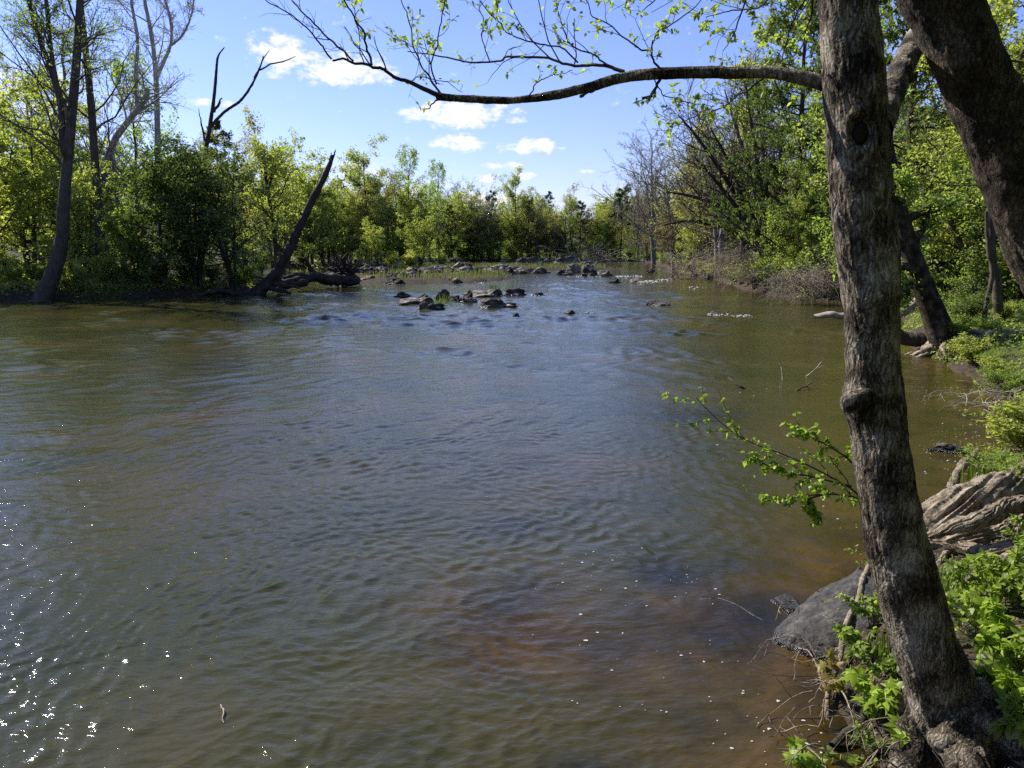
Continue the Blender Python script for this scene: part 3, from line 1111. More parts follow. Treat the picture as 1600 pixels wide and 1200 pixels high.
# --- far bank, islet and rocky ledge -------------------------------------------------
FAR = 'trees of the far wood behind the rock ledge'
FL = 'spring tree in the sunlit wood on the far bank behind the rock ledge'
for (k, px, py, Y, label, group) in [
    ('airy1', 567, 222, 118, 'tall airy spring tree with upright forked crown, first tall one right of the leaning snag', None),
    ('bare2', 600, 262, 126, 'thin nearly bare tree between two taller airy spring trees behind the ledge', None),
    ('airy3', 640, 230, 116, 'tall airy spring tree leaning left above the round bright green trees', None),
    ('airy3', 684, 252, 122, 'open pale green tree with level side branches above the bright islet trees', None),
    ('full1', 605, 300, 108, 'rounded bright green tree behind the rock ledge, under the tall airy trees', None),
    ('full2', 655, 338, 86, 'yellow green multi-stemmed tree rooted on the rocky islet', None),
    ('full2', 588, 352, 84, 'lower yellow green tree on the left part of the rocky islet', None),
    ('bare1', 722, 285, 136, 'bare grey tree with upright twigs right of the pale green tree', None),
    ('bare2', 745, 305, 140, 'slim bare tree standing between the bare grey tree and tall centre tree', None),
    ('bare1', 762, 318, 128, 'crooked bare brown tree low beside the tall centre tree', None),
    ('airy1', 806, 265, 140, 'tall wide airy spring tree in the centre of the far bank', None),
    ('full1', 780, 345, 130, 'bright yellow green tree below the tall wide centre tree', None),
    ('full3', 838, 350, 136, 'dense mid green tree right of the tall wide centre tree', None),
    ('airy2', 880, 308, 146, 'leaning sparse olive tree left of the dark far pine', None),
    ('pine2', 908, 314, 152, 'dark straight pine at the far bend of the river', None),
    ('full1', 938, 340, 150, 'bright green rounded tree right of the dark far pine', None),
    ('full3', 960, 352, 148, 'mid green tree at the far end of the river beside the right bank', None),
    ('bud2', 860, 345, 150, 'brown budding tree behind the small rock group', None),
    ('pine1', 972, 292, 138, 'flat-topped dark pine rising above the far right bank', None),
    ('airy2', 520, 300, 105, None, 'a'), ('bud1', 540, 290, 112, None, 'a'), ('airy3', 575, 310, 132, None, 'a'), ('full2', 630, 330, 128, None, 'a'), ('bud1', 660, 300, 142, None, 'a'),
    ('pine2', 700, 320, 150, None, 'a'), ('bud1', 705, 315, 132, None, 'a'), ('full3', 730, 345, 120, None, 'a'), ('bud2', 740, 330, 150, None, 'a'), ('airy2', 770, 320, 155, None, 'a'),
    ('bud1', 828, 322, 158, None, 'a'), ('full2', 815, 352, 134, None, 'a'), ('bud1', 855, 325, 160, None, 'a'), ('full3', 885, 352, 150, None, 'a'), ('bud2', 922, 335, 158, None, 'a'),
    ('airy1', 950, 330, 160, None, 'a'), ('full1', 500, 330, 100, None, 'a'), ('full2', 700, 360, 112, None, 'a'), ('full2', 755, 365, 118, None, 'a'), ('full2', 545, 345, 96, None, 'a'),
    ('airy2', 510, 275, 110, None, 'a'), ('bud1', 555, 265, 122, None, 'a'), ('airy1', 590, 270, 128, None, 'a'), ('bud1', 622, 280, 120, None, 'a'), ('full1', 645, 295, 118, None, 'a'), ('airy3', 668, 285, 130, None, 'a'),
    ('full2', 715, 305, 134, None, 'a'), ('bare1', 752, 295, 146, None, 'a'), ('airy1', 825, 298, 150, None, 'a'),
    ('bud1', 845, 308, 150, None, 'a'), ('airy3', 895, 310, 156, None, 'a'), ('bud1', 945, 318, 158, None, 'a'), 
    ('full1', 575, 318, 104, None, 'a'), ('full2', 535, 305, 100, None, 'a'), ('full1', 740, 335, 126, None, 'a'), ('full2', 805, 338, 132, None, 'a'),
    ('shrub2', 800, 384, 130, None, 'b'), ('shrub3', 830, 386, 134, None, 'b'), ('shrub4', 870, 384, 138, None, 'b'), ('shrub1', 900, 382, 142, None, 'b'), ('shrub4', 935, 385, 150, None, 'b'),
    ('shrub2', 765, 382, 124, None, 'b'), ('shrub1', 725, 384, 112, None, 'b'), ('shrub4', 700, 388, 110, None, 'b'), ('shrub2', 960, 388, 150, None, 'b'), ('shrub3', 985, 388, 146, None, 'b'),
    ('shrub2', 640, 388, 92, None, 'c'), ('shrub3', 560, 392, 88, None, 'c'), ('shrub2', 690, 396, 90, None, 'c'), ('shrub2', 610, 394, 84, None, 'c'), ('shrub2', 525, 390, 86, None, 'c'),
]:
    if group == 'b':
        plant(k, 'shrub', 'shrub', px, py, Y, 'low shrub at the foot of the far wood by the waterline', 'shrubs along the far bank')
    elif group == 'c':
        plant(k, 'shrub', 'shrub', px, py, Y, 'small leafy shrub growing among the rocks of the islet', 'shrubs on the rocky islet')
    elif group == 'a':
        plant(k, 'broadleaf_tree', 'tree', px, py, Y, FL, FAR)
    else:
        plant(k, 'pine_tree' if 'pine' in k else 'broadleaf_tree', 'tree', px, py, Y, label)

# --- left bank ------------------------------------------------------------------------
for (k, px, py, Y, wide, label, group) in [
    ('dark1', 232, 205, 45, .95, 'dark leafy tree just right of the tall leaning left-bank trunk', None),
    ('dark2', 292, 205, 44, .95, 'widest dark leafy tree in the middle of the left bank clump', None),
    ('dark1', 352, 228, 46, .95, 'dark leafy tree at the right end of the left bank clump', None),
    ('full3', 205, 300, 43, .9, 'low mid green tree in front of the dark leafy clump, left bank', None),
    ('full2', 18, 165, 50, 1.0, 'yellow green tree at the left picture edge behind the leaning trunk', None),
    ('full1', 70, 215, 54, 1.0, 'bright green tree between the left edge and the forked tall trunk', None),
    ('full2', -50, 200, 46, 1.0, 'yellow green tree cut off by the left edge, nearest the water', None),
    ('full2', 120, 275, 47, .9, 'low yellow green tree behind the foot of the tall leaning trunk', None),
    ('airy2', 405, 180, 60, .9, 'tall pale olive tree behind the dark clump, left of the leaning snag', None),
    ('airy2', 372, 230, 64, .9, 'pale olive tree half hidden behind the right dark leafy tree', None),
    ('full2', 420, 238, 53, .85, 'golden green tree with a thin dark trunk just left of the leaning snag', None),
    ('full2', 468, 262, 66, .9, 'golden green tree directly behind the top of the leaning snag', None),
    ('bud1', 482, 248, 84, .9, 'tall brownish budding tree behind the leaning snag', None),
    ('full3', 445, 290, 72, .8, 'mid green tree across the side channel behind the leaning snag', None),
    ('full1', 500, 305, 78, .9, 'bright green tree right of the leaning snag across the side channel', None),
    ('airy1', 30, 80, 62, 1.0, 'tall airy tree rising at the far left behind the yellow green trees', None),
    ('bare2', 60, 20, 56, .9, 'tall bare grey tree left of the leaning trunk, twigs against cloud', None),
    ('airy3', 195, 90, 66, .9, 'tall airy tree with pale limbs between leaning trunk and pale sycamore', None),
    ('bare1', 175, 150, 58, .9, 'bare twiggy tree above the dark leafy clump', None),
    ('pine2', 335, 190, 72, .8, 'dark conifer behind the bare forked dead tree', None),
    ('bud1', 285, 215, 70, .9, 'olive budding tree behind the widest dark leafy tree', None),
]:
    plant(k, 'pine_tree' if 'pine' in k else 'broadleaf_tree', 'tree', px, py, Y, label, group, wide=wide)
for i, (k, px, py, Y) in enumerate([('shrub2', 20, 415, 42), ('shrub1', 60, 405, 43), ('shrub2', 118, 400, 42), ('shrub2', 160, 395, 42), ('shrub1', 205, 405, 41.5), ('shrub4', 240, 405, 42), ('shrub4', 285, 405, 43.5),
                                    ('shrub4', 330, 408, 45), ('shrub1', 372, 405, 46.5), ('shrub3', -20, 400, 41), ('shrub2', 0, 385, 46), ('shrub2', 90, 380, 46), ('shrub3', 150, 372, 47), ('shrub4', 300, 385, 48), ('shrub2', 395, 388, 50),
                                    ('shrub2', 470, 395, 68), ('shrub2', 500, 398, 72), ('shrub3', 440, 395, 66), ('shrub2', 180, 420, 41.2), ('shrub5', 260, 425, 42), ('shrub5', 345, 425, 45.6), ('shrub2', 100, 428, 40.8)]):
    plant(k, 'shrub', 'shrub', px, py, Y, 'leafy shrub in the tangled undergrowth along the left bank', 'undergrowth shrubs of the left bank')

# --- right bank -----------------------------------------------------------------------
for (k, px, py, Y, wide, label) in [
    ('bare1', 1032, 205, 92, 1.0, 'bare grey tree rising behind the flat-topped pine on the right bank'),
    ('bare2', 1000, 262, 104, .9, 'slender bare tree leaning over the water left of the grey tree'),
    ('airy2', 1078, 190, 80, 1.0, 'tall olive tree with hazy leaves right of the bare grey tree'),
    ('bud1', 1050, 255, 84, 1.1, 'olive budding tree below the bare grey tree, right bank'),
    ('bud2', 1015, 300, 98, 1.1, 'brown budding tree hanging over the far right waterline'),
    ('bare2', 1140, 125, 66, 1.0, 'tall bare tree with fine twigs under the long overhanging limb'),
    ('bud1', 1115, 215, 62, 1.0, 'olive budding tree behind the fan of dark stems'),
    ('bare1', 1195, 110, 58, 1.0, 'bare brown tree between the tall bare tree and bright foliage'),
    ('bud2', 1060, 320, 74, 1.1, 'low brown budding tree sweeping towards the water, right bank'),
    ('full2', 1085, 345, 64, .9, 'low yellow green tree drooping to the water left of the dark stems'),
    ('near1', 1305, 120, 43, .6, 'tall bright green tree touching the left side of the near trunk'),
    ('near1', 1285, 290, 36, .7, 'low bright green tree beside the near trunk above the brush pile'),
    ('near2', 1285, 250, 46, .55, 'yellow green tree behind the low bright green one, right bank'),
    ('cedar', 1272, -60, 40, .9, 'dark green conifer behind the near trunk, top of right bank'),
    ('cedar', 1450, -120, 27, 1.0, 'dark conifer with long bare boughs between the two near trunks'),
    ('near1', 1405, 250, 30, .8, 'bright green tree seen just right of the near upright trunk'),
    ('near3', 1475, 240, 32, .9, 'mid green tree between the two near trunks'),
    ('near1', 1530, 200, 34, .9, 'bright green tree behind the slanting near trunk'),
    ('near2', 1590, -60, 30, 1.0, 'tall yellow green tree at the upper right picture edge'),
    ('near3', 1640, 120, 27, 1.0, 'mid green tree cut off by the right picture edge'),
    ('bare1', 1095, 165, 82, 1.1, 'broad bare twiggy tree behind the fan of dark stems'),
    ('bud1', 1128, 190, 78, 1.1, 'brownish budding tree right of the broad bare twiggy one'),
    ('bare2', 1065, 195, 96, 1.1, 'slim grey bare tree left of the broad bare twiggy one'),
    ('near2', 1268, 275, 33.5, .62, 'pale yellow green tree in front of the brush pile, touching the near trunk'),
    ('airy1', 1180, 60, 50, .9, 'tall airy spring tree above the bright foliage left of the near trunk'),
    ('airy3', 1360, -80, 46, 1.0, 'tall green tree high behind the near upright trunk'),
]:
    plant(k, 'conifer_tree' if k in ('cedar',) else 'broadleaf_tree', 'tree', px, py, Y, label, wide=wide)
for i, (k, px, py, Y) in enumerate([('shrub5', 1180, 392, 47), ('shrub3', 1215, 385, 42), ('shrub2', 1260, 392, 38), ('shrub3', 1290, 380, 36), ('shrub2', 1120, 400, 56), ('shrub2', 1095, 405, 66), ('shrub5', 1140, 395, 50),
                                    ('shrub5', 1060, 392, 84), ('shrub2', 1035, 395, 94), ('shrub5', 1010, 396, 112), ('shrub3', 1300, 420, 33), ('shrub2', 1275, 425, 36)]):
    plant(k, 'shrub', 'shrub', px, py, Y, 'leafy shrub hanging over the waterline of the right bank', 'shrubs along the right waterline')
for i, (k, px, py, Y) in enumerate([('shrub3', 1400, 370, 30), ('shrub1', 1440, 360, 33), ('shrub3', 1500, 350, 36), ('shrub1', 1560, 350, 34), ('shrub1', 1600, 360, 30), ('shrub3', 1530, 380, 40), ('shrub1', 1480, 385, 38), ('shrub3', 1640, 330, 26), ('shrub3', 1420, 390, 27)]):
    plant(k, 'shrub', 'shrub', px, py, Y, 'leafy green shrub under the trees of the right bank wood', 'shrubs in the right bank wood')


# --- far-off woodland masses on the slopes --------------------------------------------
def woodland(name, spots, label):
    tr = MB()
    mats = list(BK.values()) + list(LF.values())
    bi = {k: i for i, k in enumerate(BK)}
    li = {k: i + len(BK) for i, k in enumerate(LF)}
    rg = np.random.default_rng(77)
    for (k, x, y, h) in spots:
        K = KINDS[k]
        a = rg.uniform(0, 6.28)
        s = h / K.H
        c, sn = math.cos(a) * s, math.sin(a) * s
        z = gz(x, y)
        xf = lambda v: np.stack([v[:, 0] * c - v[:, 1] * sn + x, v[:, 0] * sn + v[:, 1] * c + y, v[:, 2] * s + z], 1)
        off = tr.n
        for src, isC in ((K.tr, 0), (K.cr, 1)):
            off = tr.n
            for v in src.v:
                tr.v.append(xf(v))
            for f, m, sm in src.f:
                if isC and m == 0 and f.shape[1] == 4 and len(f) > 6000:
                    pass
                tr.f.append((f + off, li[K.leaf] if (isC and m == 1) else bi[K.bark], sm))
            tr.n += src.n
    o = tr.build(name, mats)
    tag(o, label, 'woodland', kind='stuff')


rw = np.random.default_rng(5)
ks = ['full1', 'full2', 'full3', 'bud1', 'bud2', 'airy1', 'airy2', 'bare1', 'pine2', 'dark1', 'pine1']
kp = np.array([.12, .14, .14, .15, .10, .08, .08, .08, .06, .02, .03])
spots = []
for x in np.linspace(-120, 75, 34):
    for row in range(3):
        spots.append((rw.choice(ks, p=kp), x + rw.uniform(-4, 4), 176 + row * 16 + rw.uniform(-5, 5), rw.uniform(10, 15)))
for t in np.linspace(0, 1, 16):
    y = 62 + t * 105
    for row in range(2):
        xl = np.interp(y, XL[:, 0], XL[:, 1])
        spots.append((rw.choice(ks, p=kp), xl - 12 - row * 14 + rw.uniform(-4, 4), y + rw.uniform(-4, 4), rw.uniform(8, 12)))
woodland('far_woodland', spots, 'hazy mass of mixed spring woodland on the slopes beyond the far bank')
spots = []
for y in np.linspace(30, 62, 9):
    for row in range(2):
        spots.append((rw.choice(ks, p=kp), -58 - row * 12 - (62 - y) * .3 + rw.uniform(-4, 4), y + rw.uniform(-3, 3), rw.uniform(9, 13)))
woodland('left_woodland', spots, 'mixed woodland mass far behind the left bank trees')
spots = []
for y in np.linspace(38, 150, 24):
    xr = np.interp(y, XR[:, 0], XR[:, 1])
    for row in range(2):
        spots.append((rw.choice(['bud1', 'bud2', 'bare1', 'bare2', 'airy2', 'airy1', 'full2'], p=[.22, .2, .16, .14, .13, .08, .07]), xr + 12 + row * 13 + rw.uniform(-3, 3), y + rw.uniform(-3, 3), rw.uniform(9, 13) * (.9 if y > 80 else 1)))
for x in np.linspace(22, 60, 9):
    spots.append((rw.choice(['cedar', 'near3', 'cedar', 'bud1']), x, 44 + rw.uniform(-4, 4) - (x - 22) * .3, rw.uniform(9, 13)))
for (x, y, h) in [(9.5, -1, 10), (12, 3.5, 11), (14.5, 8, 11), (11, -6, 11), (5, -6, 10), (-1, -7, 10), (7.5, -10, 12), (1.5, -11, 12), (16, -2, 12), (-6, -10, 11), (18, 12, 11), (15, -9, 12)]:  # out-of-frame trees, added to block skylight from the near trunk's shaded side
    spots.append((rw.choice(['full1', 'full3', 'full2']), x, y, h))
woodland('right_woodland', spots, 'mixed woodland mass on the slope behind the right bank trees, plus unseen trees added round the camera')

# ------------------------------------------------------------------ hand-shaped trees
FWD = np.array([0, math.cos(PITCH), -math.sin(PITCH)])
CAM = np.array([0, 0, CAMZ])


def pxr(P, wpx):
    """world radius of a thing wpx wide (in photo pixels) at points P"""
    d = np.asarray(P) - CAM
    z = d @ FWD
    return np.asarray(wpx, float) * .5 * z / FPX * z / np.hypot(z, d[..., 0])


def to_px(V):
    d = V - CAM
    z = d @ FWD
    up = np.array([0, math.sin(PITCH), math.cos(PITCH)])
    return 800 + FPX * d[:, 0] / z, 600 - FPX * (d @ up) / z


def custom_tree(name, cat, label, base, lines, radii, bark, leaf, group=None, **kw):
    """a one-off tree; lines in world space"""
    b = np.asarray(base, float)
    K = broadleaf(kw.pop('seed', 3), lines=[np.asarray(l) - b for l in lines], radii=radii, bark=bark, leaf=leaf, **kw)
    root = empty(name, b)
    K.tr.build('trunk', BK[bark], root)
    if K.cr.n:
        K.cr.build('crown', [BK[bark], LF[leaf]], root)
    return tag(root, label, cat, group)


def stem_lines(specs, Y0):
    """specs: list of (pixel path, widths in px[, Y]) -> world lines and radii, the first one grounded"""
    ls, rs = [], []
    for sp in specs:
        Y = sp[2] if len(sp) > 2 else Y0
        Y1 = sp[3] if len(sp) > 3 else Y
        P = path(sp[0], Y, Y1)
        r = pxr(P, np.interp(np.linspace(0, 1, len(P)), np.linspace(0, 1, len(sp[1])), sp[1]))
        ls.append(P)
        rs.append(list(r))
    return ls, rs


def grounded(specs, Y0, px, sink=.4):
    x = at(px, 460, Y0)[0]
    return np.array([x, Y0, gz(x, Y0)])


# left bank: the tall leaning forked trunk
sp = [([(64, 474), (84, 425), (97, 375), (100, 310), (107, 235), (115, 150), (122, 60), (126, -40), (124, -140)], [36, 27, 23, 20, 18, 16, 14, 11, 6]),
      ([(104, 262), (97, 215), (96, 170), (80, 110), (58, 50), (40, -20), (30, -100)], [13, 12, 11, 9, 8, 7, 4]),
      ([(97, 180), (90, 140), (80, 80), (72, 0), (60, -80)], [10, 9, 8, 7, 4])]
ls, rs = stem_lines(sp, 40.4)
custom_tree('leaning_tree', 'tree', 'tall forked dark trunk leaning right at the left bank edge, airy leaves', ls[0][0], ls, rs, 'brown', 'mid', seed=31, l1=17, l1len=.30, l2=9, l3=7, t1=(.42, .98), leaves=6500, size=.11, spread=.12, up=.08, ang=(35, 80), rmin=.009, rtop=.3, bratio=.3)
sp = [([(158, 450), (157, 380), (153, 320), (148, 250), (143, 170), (134, 80), (126, 0), (120, -80)], [18, 17, 16, 14, 13, 11, 9, 6])]
ls, rs = stem_lines(sp, 46.5)
custom_tree('broadleaf_tree', 'tree', 'slender dark trunk standing just right of the tall leaning forked trunk', ls[0][0], ls, rs, 'brown', 'mid', seed=32, l1=20, l1len=.3, l2=9, l3=7, t1=(.5, .98), leaves=4500, size=.11, spread=.12, up=.08, ang=(40, 80), rmin=.009, bratio=.3)
# pale sycamore
sp = [([(248, 420), (247, 300), (246, 205), (244, 125), (238, 62), (226, 0), (222, -60)], [11, 11, 10, 9, 7, 6, 3]),
      ([(244, 122), (258, 92), (268, 62), (264, 20), (246, -30)], [7, 6, 5, 5, 3]),
      ([(268, 70), (285, 55), (300, 20), (305, -30)], [4, 4, 3, 2])]
ls, rs = stem_lines(sp, 64)
custom_tree('sycamore_tree', 'tree', 'pale bare sycamore with white limbs against the blue sky, left bank', ls[0][0], ls, rs, 'pale', 'yellow', seed=33, l1=13, l1len=.34, l2=9, l3=6, t1=(.4, .98), leaves=900, size=.10, spread=.1, up=.1, ang=(35, 75), rmin=.013, bratio=.35)
sp = [([(150, 420), (160, 300), (175, 228), (200, 190), (222, 162), (232, 138)], [15, 14, 12, 11, 10, 8]), ([(215, 170), (212, 120), (215, 60), (205, 0), (208, -50)], [8, 7, 6, 5, 3])]
ls, rs = stem_lines(sp, 60)
custom_tree('sycamore_tree', 'tree', 'pale sycamore limb bent to the right above the dark leafy clump', ls[0][0], ls, rs, 'pale', 'yellow', seed=34, l1=12, l1len=.36, l2=9, l3=6, t1=(.5, .98), leaves=900, size=.10, spread=.1, up=.1, ang=(35, 75), rmin=.013, bratio=.35)
# golden sapling with a thin dark trunk
sp = [([(436, 440), (430, 380), (424, 330), (416, 285), (412, 240)], [9, 8, 6, 5, 2])]
ls, rs = stem_lines(sp, 50)
custom_tree('broadleaf_tree', 'tree', 'thin dark straight trunk with golden green leaves beside the leaning snag', ls[0][0], ls, rs, 'dark', 'yellow', seed=35, l1=15, l1len=.42, t1=(.3, .98), leaves=3800, size=.15, spread=.18, up=.15, ang=(40, 75), H=8)


def bare_limbs(root, mat, specs, Y, names='limb', sides=8, rough=.15, seed=0, wob=.04):
    for i, s in enumerate(specs):
        Yi = s[2] if len(s) > 2 else Y
        Y1 = s[3] if len(s) > 3 else Yi
        P = path(s[0], Yi, Y1)
        r = pxr(P, np.interp(np.linspace(0, 1, len(P)), np.linspace(0, 1, len(s[1])), s[1]))
        mb = MB()
        b = np.array(root.location)
        tube1(mb, P - b, list(r), sides=sides, wob=wob, seed=seed + i, rough=rough, n=len(P) * 8)
        mb.build('trunk' if (i == 0 and names == 'limb') else names, mat, root)


# bare forked dead tree
b = at(318, 420, 58)
root = empty('dead_tree', (b[0], 58, gz(b[0], 58)))
bare_limbs(root, BK['dark'], [
    ([(316, 440), (318, 330), (323, 235), (333, 165), (338, 110), (341, 88), (351, 74)], [9, 8, 7.5, 6, 4.6, 3.4, 1.6]),
    ([(328, 200), (345, 180), (372, 160), (392, 135), (405, 108), (412, 88)], [5.5, 5, 4.5, 4, 3, 1.6]),
    ([(404, 110), (425, 100), (445, 95), (462, 88)], [3, 2.5, 2, 1]), ([(397, 122), (408, 98), (420, 78)], [3, 2, 1]),
    ([(334, 175), (342, 162), (346, 153)], [5, 4, 2]), ([(325, 222), (338, 214), (347, 208)], [5, 4, 2]), ([(320, 220), (316, 198), (310, 170)], [4, 3, 1])], 58, sides=7)
tag(root, 'leafless dead tree with a forked black top against the sky, left bank', 'dead tree')
b = at(405, 458, 46.0)
root = empty('leaning_snag', (b[0], 46, 0))
bare_limbs(root, BK['dark'], [
    ([(392, 470), (408, 453), (430, 428), (455, 385), (480, 330), (504, 282), (521, 243)], [26, 21, 17, 14.5, 12, 9.5, 6]),
    ([(412, 448), (432, 452), (455, 458)], [12, 9, 4]), ([(400, 456), (380, 458), (350, 462)], [14, 9, 4]), ([(418, 440), (446, 446), (468, 450)], [8, 6, 3]), ([(452, 392), (461, 388), (464, 384)], [7, 5, 4]),
    ([(518, 249), (522, 241), (525, 233)], [4.5, 3, .8]), ([(515, 251), (517, 244), (518, 238)], [4, 2, .6]), ([(476, 338), (470, 333), (468, 327)], [5, 3, 1])], 46, sides=14, rough=.3, wob=.025)
tag(root, 'broken dead trunk leaning steeply right over the water, left bank', 'snag')
b = at(480, 440, 52)
root = empty('fallen_log', (b[0], 52, 0))
bare_limbs(root, BK['dark'], [
    ([(432, 447), (460, 438), (490, 434), (525, 437), (560, 440)], [8, 13, 17, 19, 15], 50, 55.3),
    ([(432, 452), (455, 446), (480, 440)], [8, 10, 12], 49.5), ([(444, 434), (462, 430), (478, 434)], [6, 9, 12], 52), ([(492, 432), (484, 418), (476, 402)], [12, 8, 5], 53)], 52, sides=10, rough=.35, seed=40)
mb = MB()
rg = np.random.default_rng(4)
c0 = at(538, 426, 55.5)
for k in range(110):
    d = norm(rg.normal(size=3) + np.array([.2, -.2, .3]))
    L = rg.uniform(.5, 1.7)
    p0 = c0 + d * .2
    tube1(mb, np.array([p0, p0 + d * L * .5 + rg.normal(size=3) * .12, p0 + d * L + rg.normal(size=3) * .25]) - np.array(root.location), [.16, .08, .02], n=8, sides=5, rough=.3, seed=k)
v = norm(rg.normal(size=(1, 3)))
mb.build('root_mass', BK['dark'], root)
tag(root, 'dark fallen log with an upturned root mass lying on the left shore', 'log')
for i, (pts, w, Y, Y1, lab) in enumerate([
    ([(352, 446), (392, 440), (430, 446)], [9, 10, 6], 47, 49, 'dark log lying at the waterline behind the foot of the leaning snag'),
    ([(392, 432), (420, 437), (452, 440)], [7, 9, 5], 51, 52, 'grey log lying across the side channel beyond the leaning snag'),
    ([(330, 425), (365, 432), (400, 444)], [5, 7, 4], 48.5, 47.5, 'thin fallen trunk sloping down to the snag from the left bank'),
    ([(20, 474), (52, 472), (80, 471)], [3, 5, 3], 38.9, 39.2, 'slim log floating in front of the tall leaning forked trunk'),
    ([(300, 462), (345, 455), (385, 462)], [7, 9, 5], 44.5, 45.5, 'dark driftwood log along the left bank edge under the dark trees'),
]):
    b = at(pts[0][0], pts[0][1], Y)
    root = empty('log', (b[0], b[1], max(b[2], 0)))
    bare_limbs(root, BK['dark' if i != 1 else 'brown'], [(pts, w, Y, Y1)], Y, sides=8, rough=.25, seed=60 + i)
    tag(root, lab, 'log', None)

# right bank: fan of dark stems
fan = [[(1198, 402), (1170, 350), (1140, 310), (1112, 275), (1085, 245)], [(1200, 402), (1178, 340), (1155, 290), (1132, 240), (1110, 200)], [(1202, 402), (1188, 340), (1172, 270), (1150, 200), (1132, 140)], [(1200, 402), (1165, 330), (1128, 270), (1090, 215), (1060, 180)], [(1203, 402), (1192, 330), (1182, 250), (1172, 180), (1165, 130)],
       [(1205, 402), (1200, 340), (1196, 280), (1190, 220), (1186, 170)], [(1196, 404), (1160, 372), (1120, 350), (1075, 345), (1035, 352)], [(1208, 402), (1215, 340), (1218, 280), (1220, 230), (1224, 190)], [(1196, 402), (1160, 345), (1120, 320), (1075, 305), (1040, 300)]]
ls, rs = stem_lines([(f, [9, 8, 7, 5, 2], 50, 50 - 2 + (i % 3) * 2) for i, f in enumerate(fan)], 50)
custom_tree('spreading_tree', 'tree', 'fan of many dark bare stems spreading left over the right waterline', ls[0][0], ls, rs, 'dark', 'olive', seed=36, l1=14, l1len=.42, l2=8, l3=6, bratio=.4, t1=(.25, .98), leaves=1600, size=.09, spread=.12, up=.08, ang=(25, 60), rmin=.013, H=9)


def brush(name, label, px, py, Y, spanx, n, seed, drop=.5, left=-1.0, mat='twig', r=.02, h=.8, cat='brush pile'):
    rg = np.random.default_rng(seed)
    c = at(px, py, Y)
    z = max(gz(c[0], Y), 0) + .05
    c[2] = max(c[2], z)
    P = np.zeros((n, 7, 3))
    P[:, 0] = c + rg.normal(size=(n, 3)) * np.array([spanx * .32, .5, h * .35])
    d = norm(rg.normal(size=(n, 3)) * np.array([1, .7, .5]) + np.array([left, -.35, .15]))
    L = rg.uniform(.5, 1.9, n)[:, None] * spanx * .35
    for k in range(1, 7):
        d = norm(d + rg.normal(size=(n, 3)) * .16 + np.array([0, 0, -.12 * drop * k]))
        P[:, k] = P[:, k - 1] + d * L / 6
    P[:, :, 2] = np.maximum(P[:, :, 2], .02)
    Rr = rg.uniform(.35, 1.2, n)[:, None] * r * np.linspace(1, .25, 7)[None]
    mb = MB()
    v, q = tubes(P, Rr, 4)
    mb.add(v, q)
    Q, R2 = grow(P, Rr, 3, (.3, 1), (20, 60), .4, rg, -.05, .15, 4, .6, .4, .05)
    Q[:, :, 2] = np.maximum(Q[:, :, 2], .01)
    v, q = tubes(Q, R2, 3)
    mb.add(v, q)
    o = mb.build(name, BK[mat])
    tag(o, label, cat)
    return o


brush('brush_pile', 'tangle of pale dead twigs drooping into the water below the bright green tree', 1262, 438, 38, 3.0, 420, 1, .55, -.45, r=.016, h=1.0)
brush('brush_pile', 'grey drooping dead branches in the water under the fan of stems', 1165, 402, 48.5, 3.8, 240, 2, .55, -1.0, r=.022, h=1.6)
brush('brush_pile', 'fallen dead crown at the far waterline, left of the flat-topped pine', 925, 404, 150, 12, 120, 3, .3, -.6, r=.06, h=2.2)
brush('brush_pile', 'low brushwood trailing in the water beyond the drooping dead branches', 1090, 414, 70, 6, 160, 4, .5, -1.0, r=.03, h=1.6)

brush('twig_tangle', 'tangle of thin roots and twigs at the water edge left of the trunk foot', 1385, 1130, 3.85, .75, 90, 5, .6, -.5, 'drift', .006, .16, 'twigs')
for i, (k, px, py, Y) in enumerate([('shrub5', 1150, 414, 46), ('shrub2', 1112, 412, 55), ('shrub5', 1132, 412, 51), ('shrub2', 1078, 408, 70), ('shrub5', 1185, 420, 42), ('shrub2', 1098, 415, 60), ('shrub3', 1170, 405, 44), ('shrub5', 1050, 404, 84), ('shrub2', 1225, 428, 38)]):
    plant(k, 'shrub', 'shrub', px, py, Y, 'low twiggy bush hiding the foot of the right bank', 'low bushes at the foot of the right bank', wide=1.5)
brush('twig_tangle', 'pale dead branches caught in the greenery of the right bank edge', 1578, 640, 12.6, 1.3, 60, 8, .5, -.7, 'twig', .011, .4, 'twigs')
for i in range(26):
    Yq = 13 + 15 * ((i * .618) % 1)
    xr = np.interp(Yq, XR[:, 0], XR[:, 1])
    xq = xr + .4 + rng.uniform(0, 1) ** 1.3 * 6
    hq = rng.uniform(.35, .95)
    px_ = 800 + FPX * xq / (Yq * math.cos(PITCH) + 1.4 * math.sin(PITCH))
    d_ = np.array([xq, Yq, gz(xq, Yq) + hq])
    plant(['shrub1', 'shrub3', 'shrub2', 'shrub5', 'shrub4'][i % 5], 'shrub', 'shrub', px_, float(to_px(d_[None])[1][0]), Yq, 'loose leafy undergrowth plant on the sloping right bank', 'undergrowth of the right bank slope', wide=1.25)
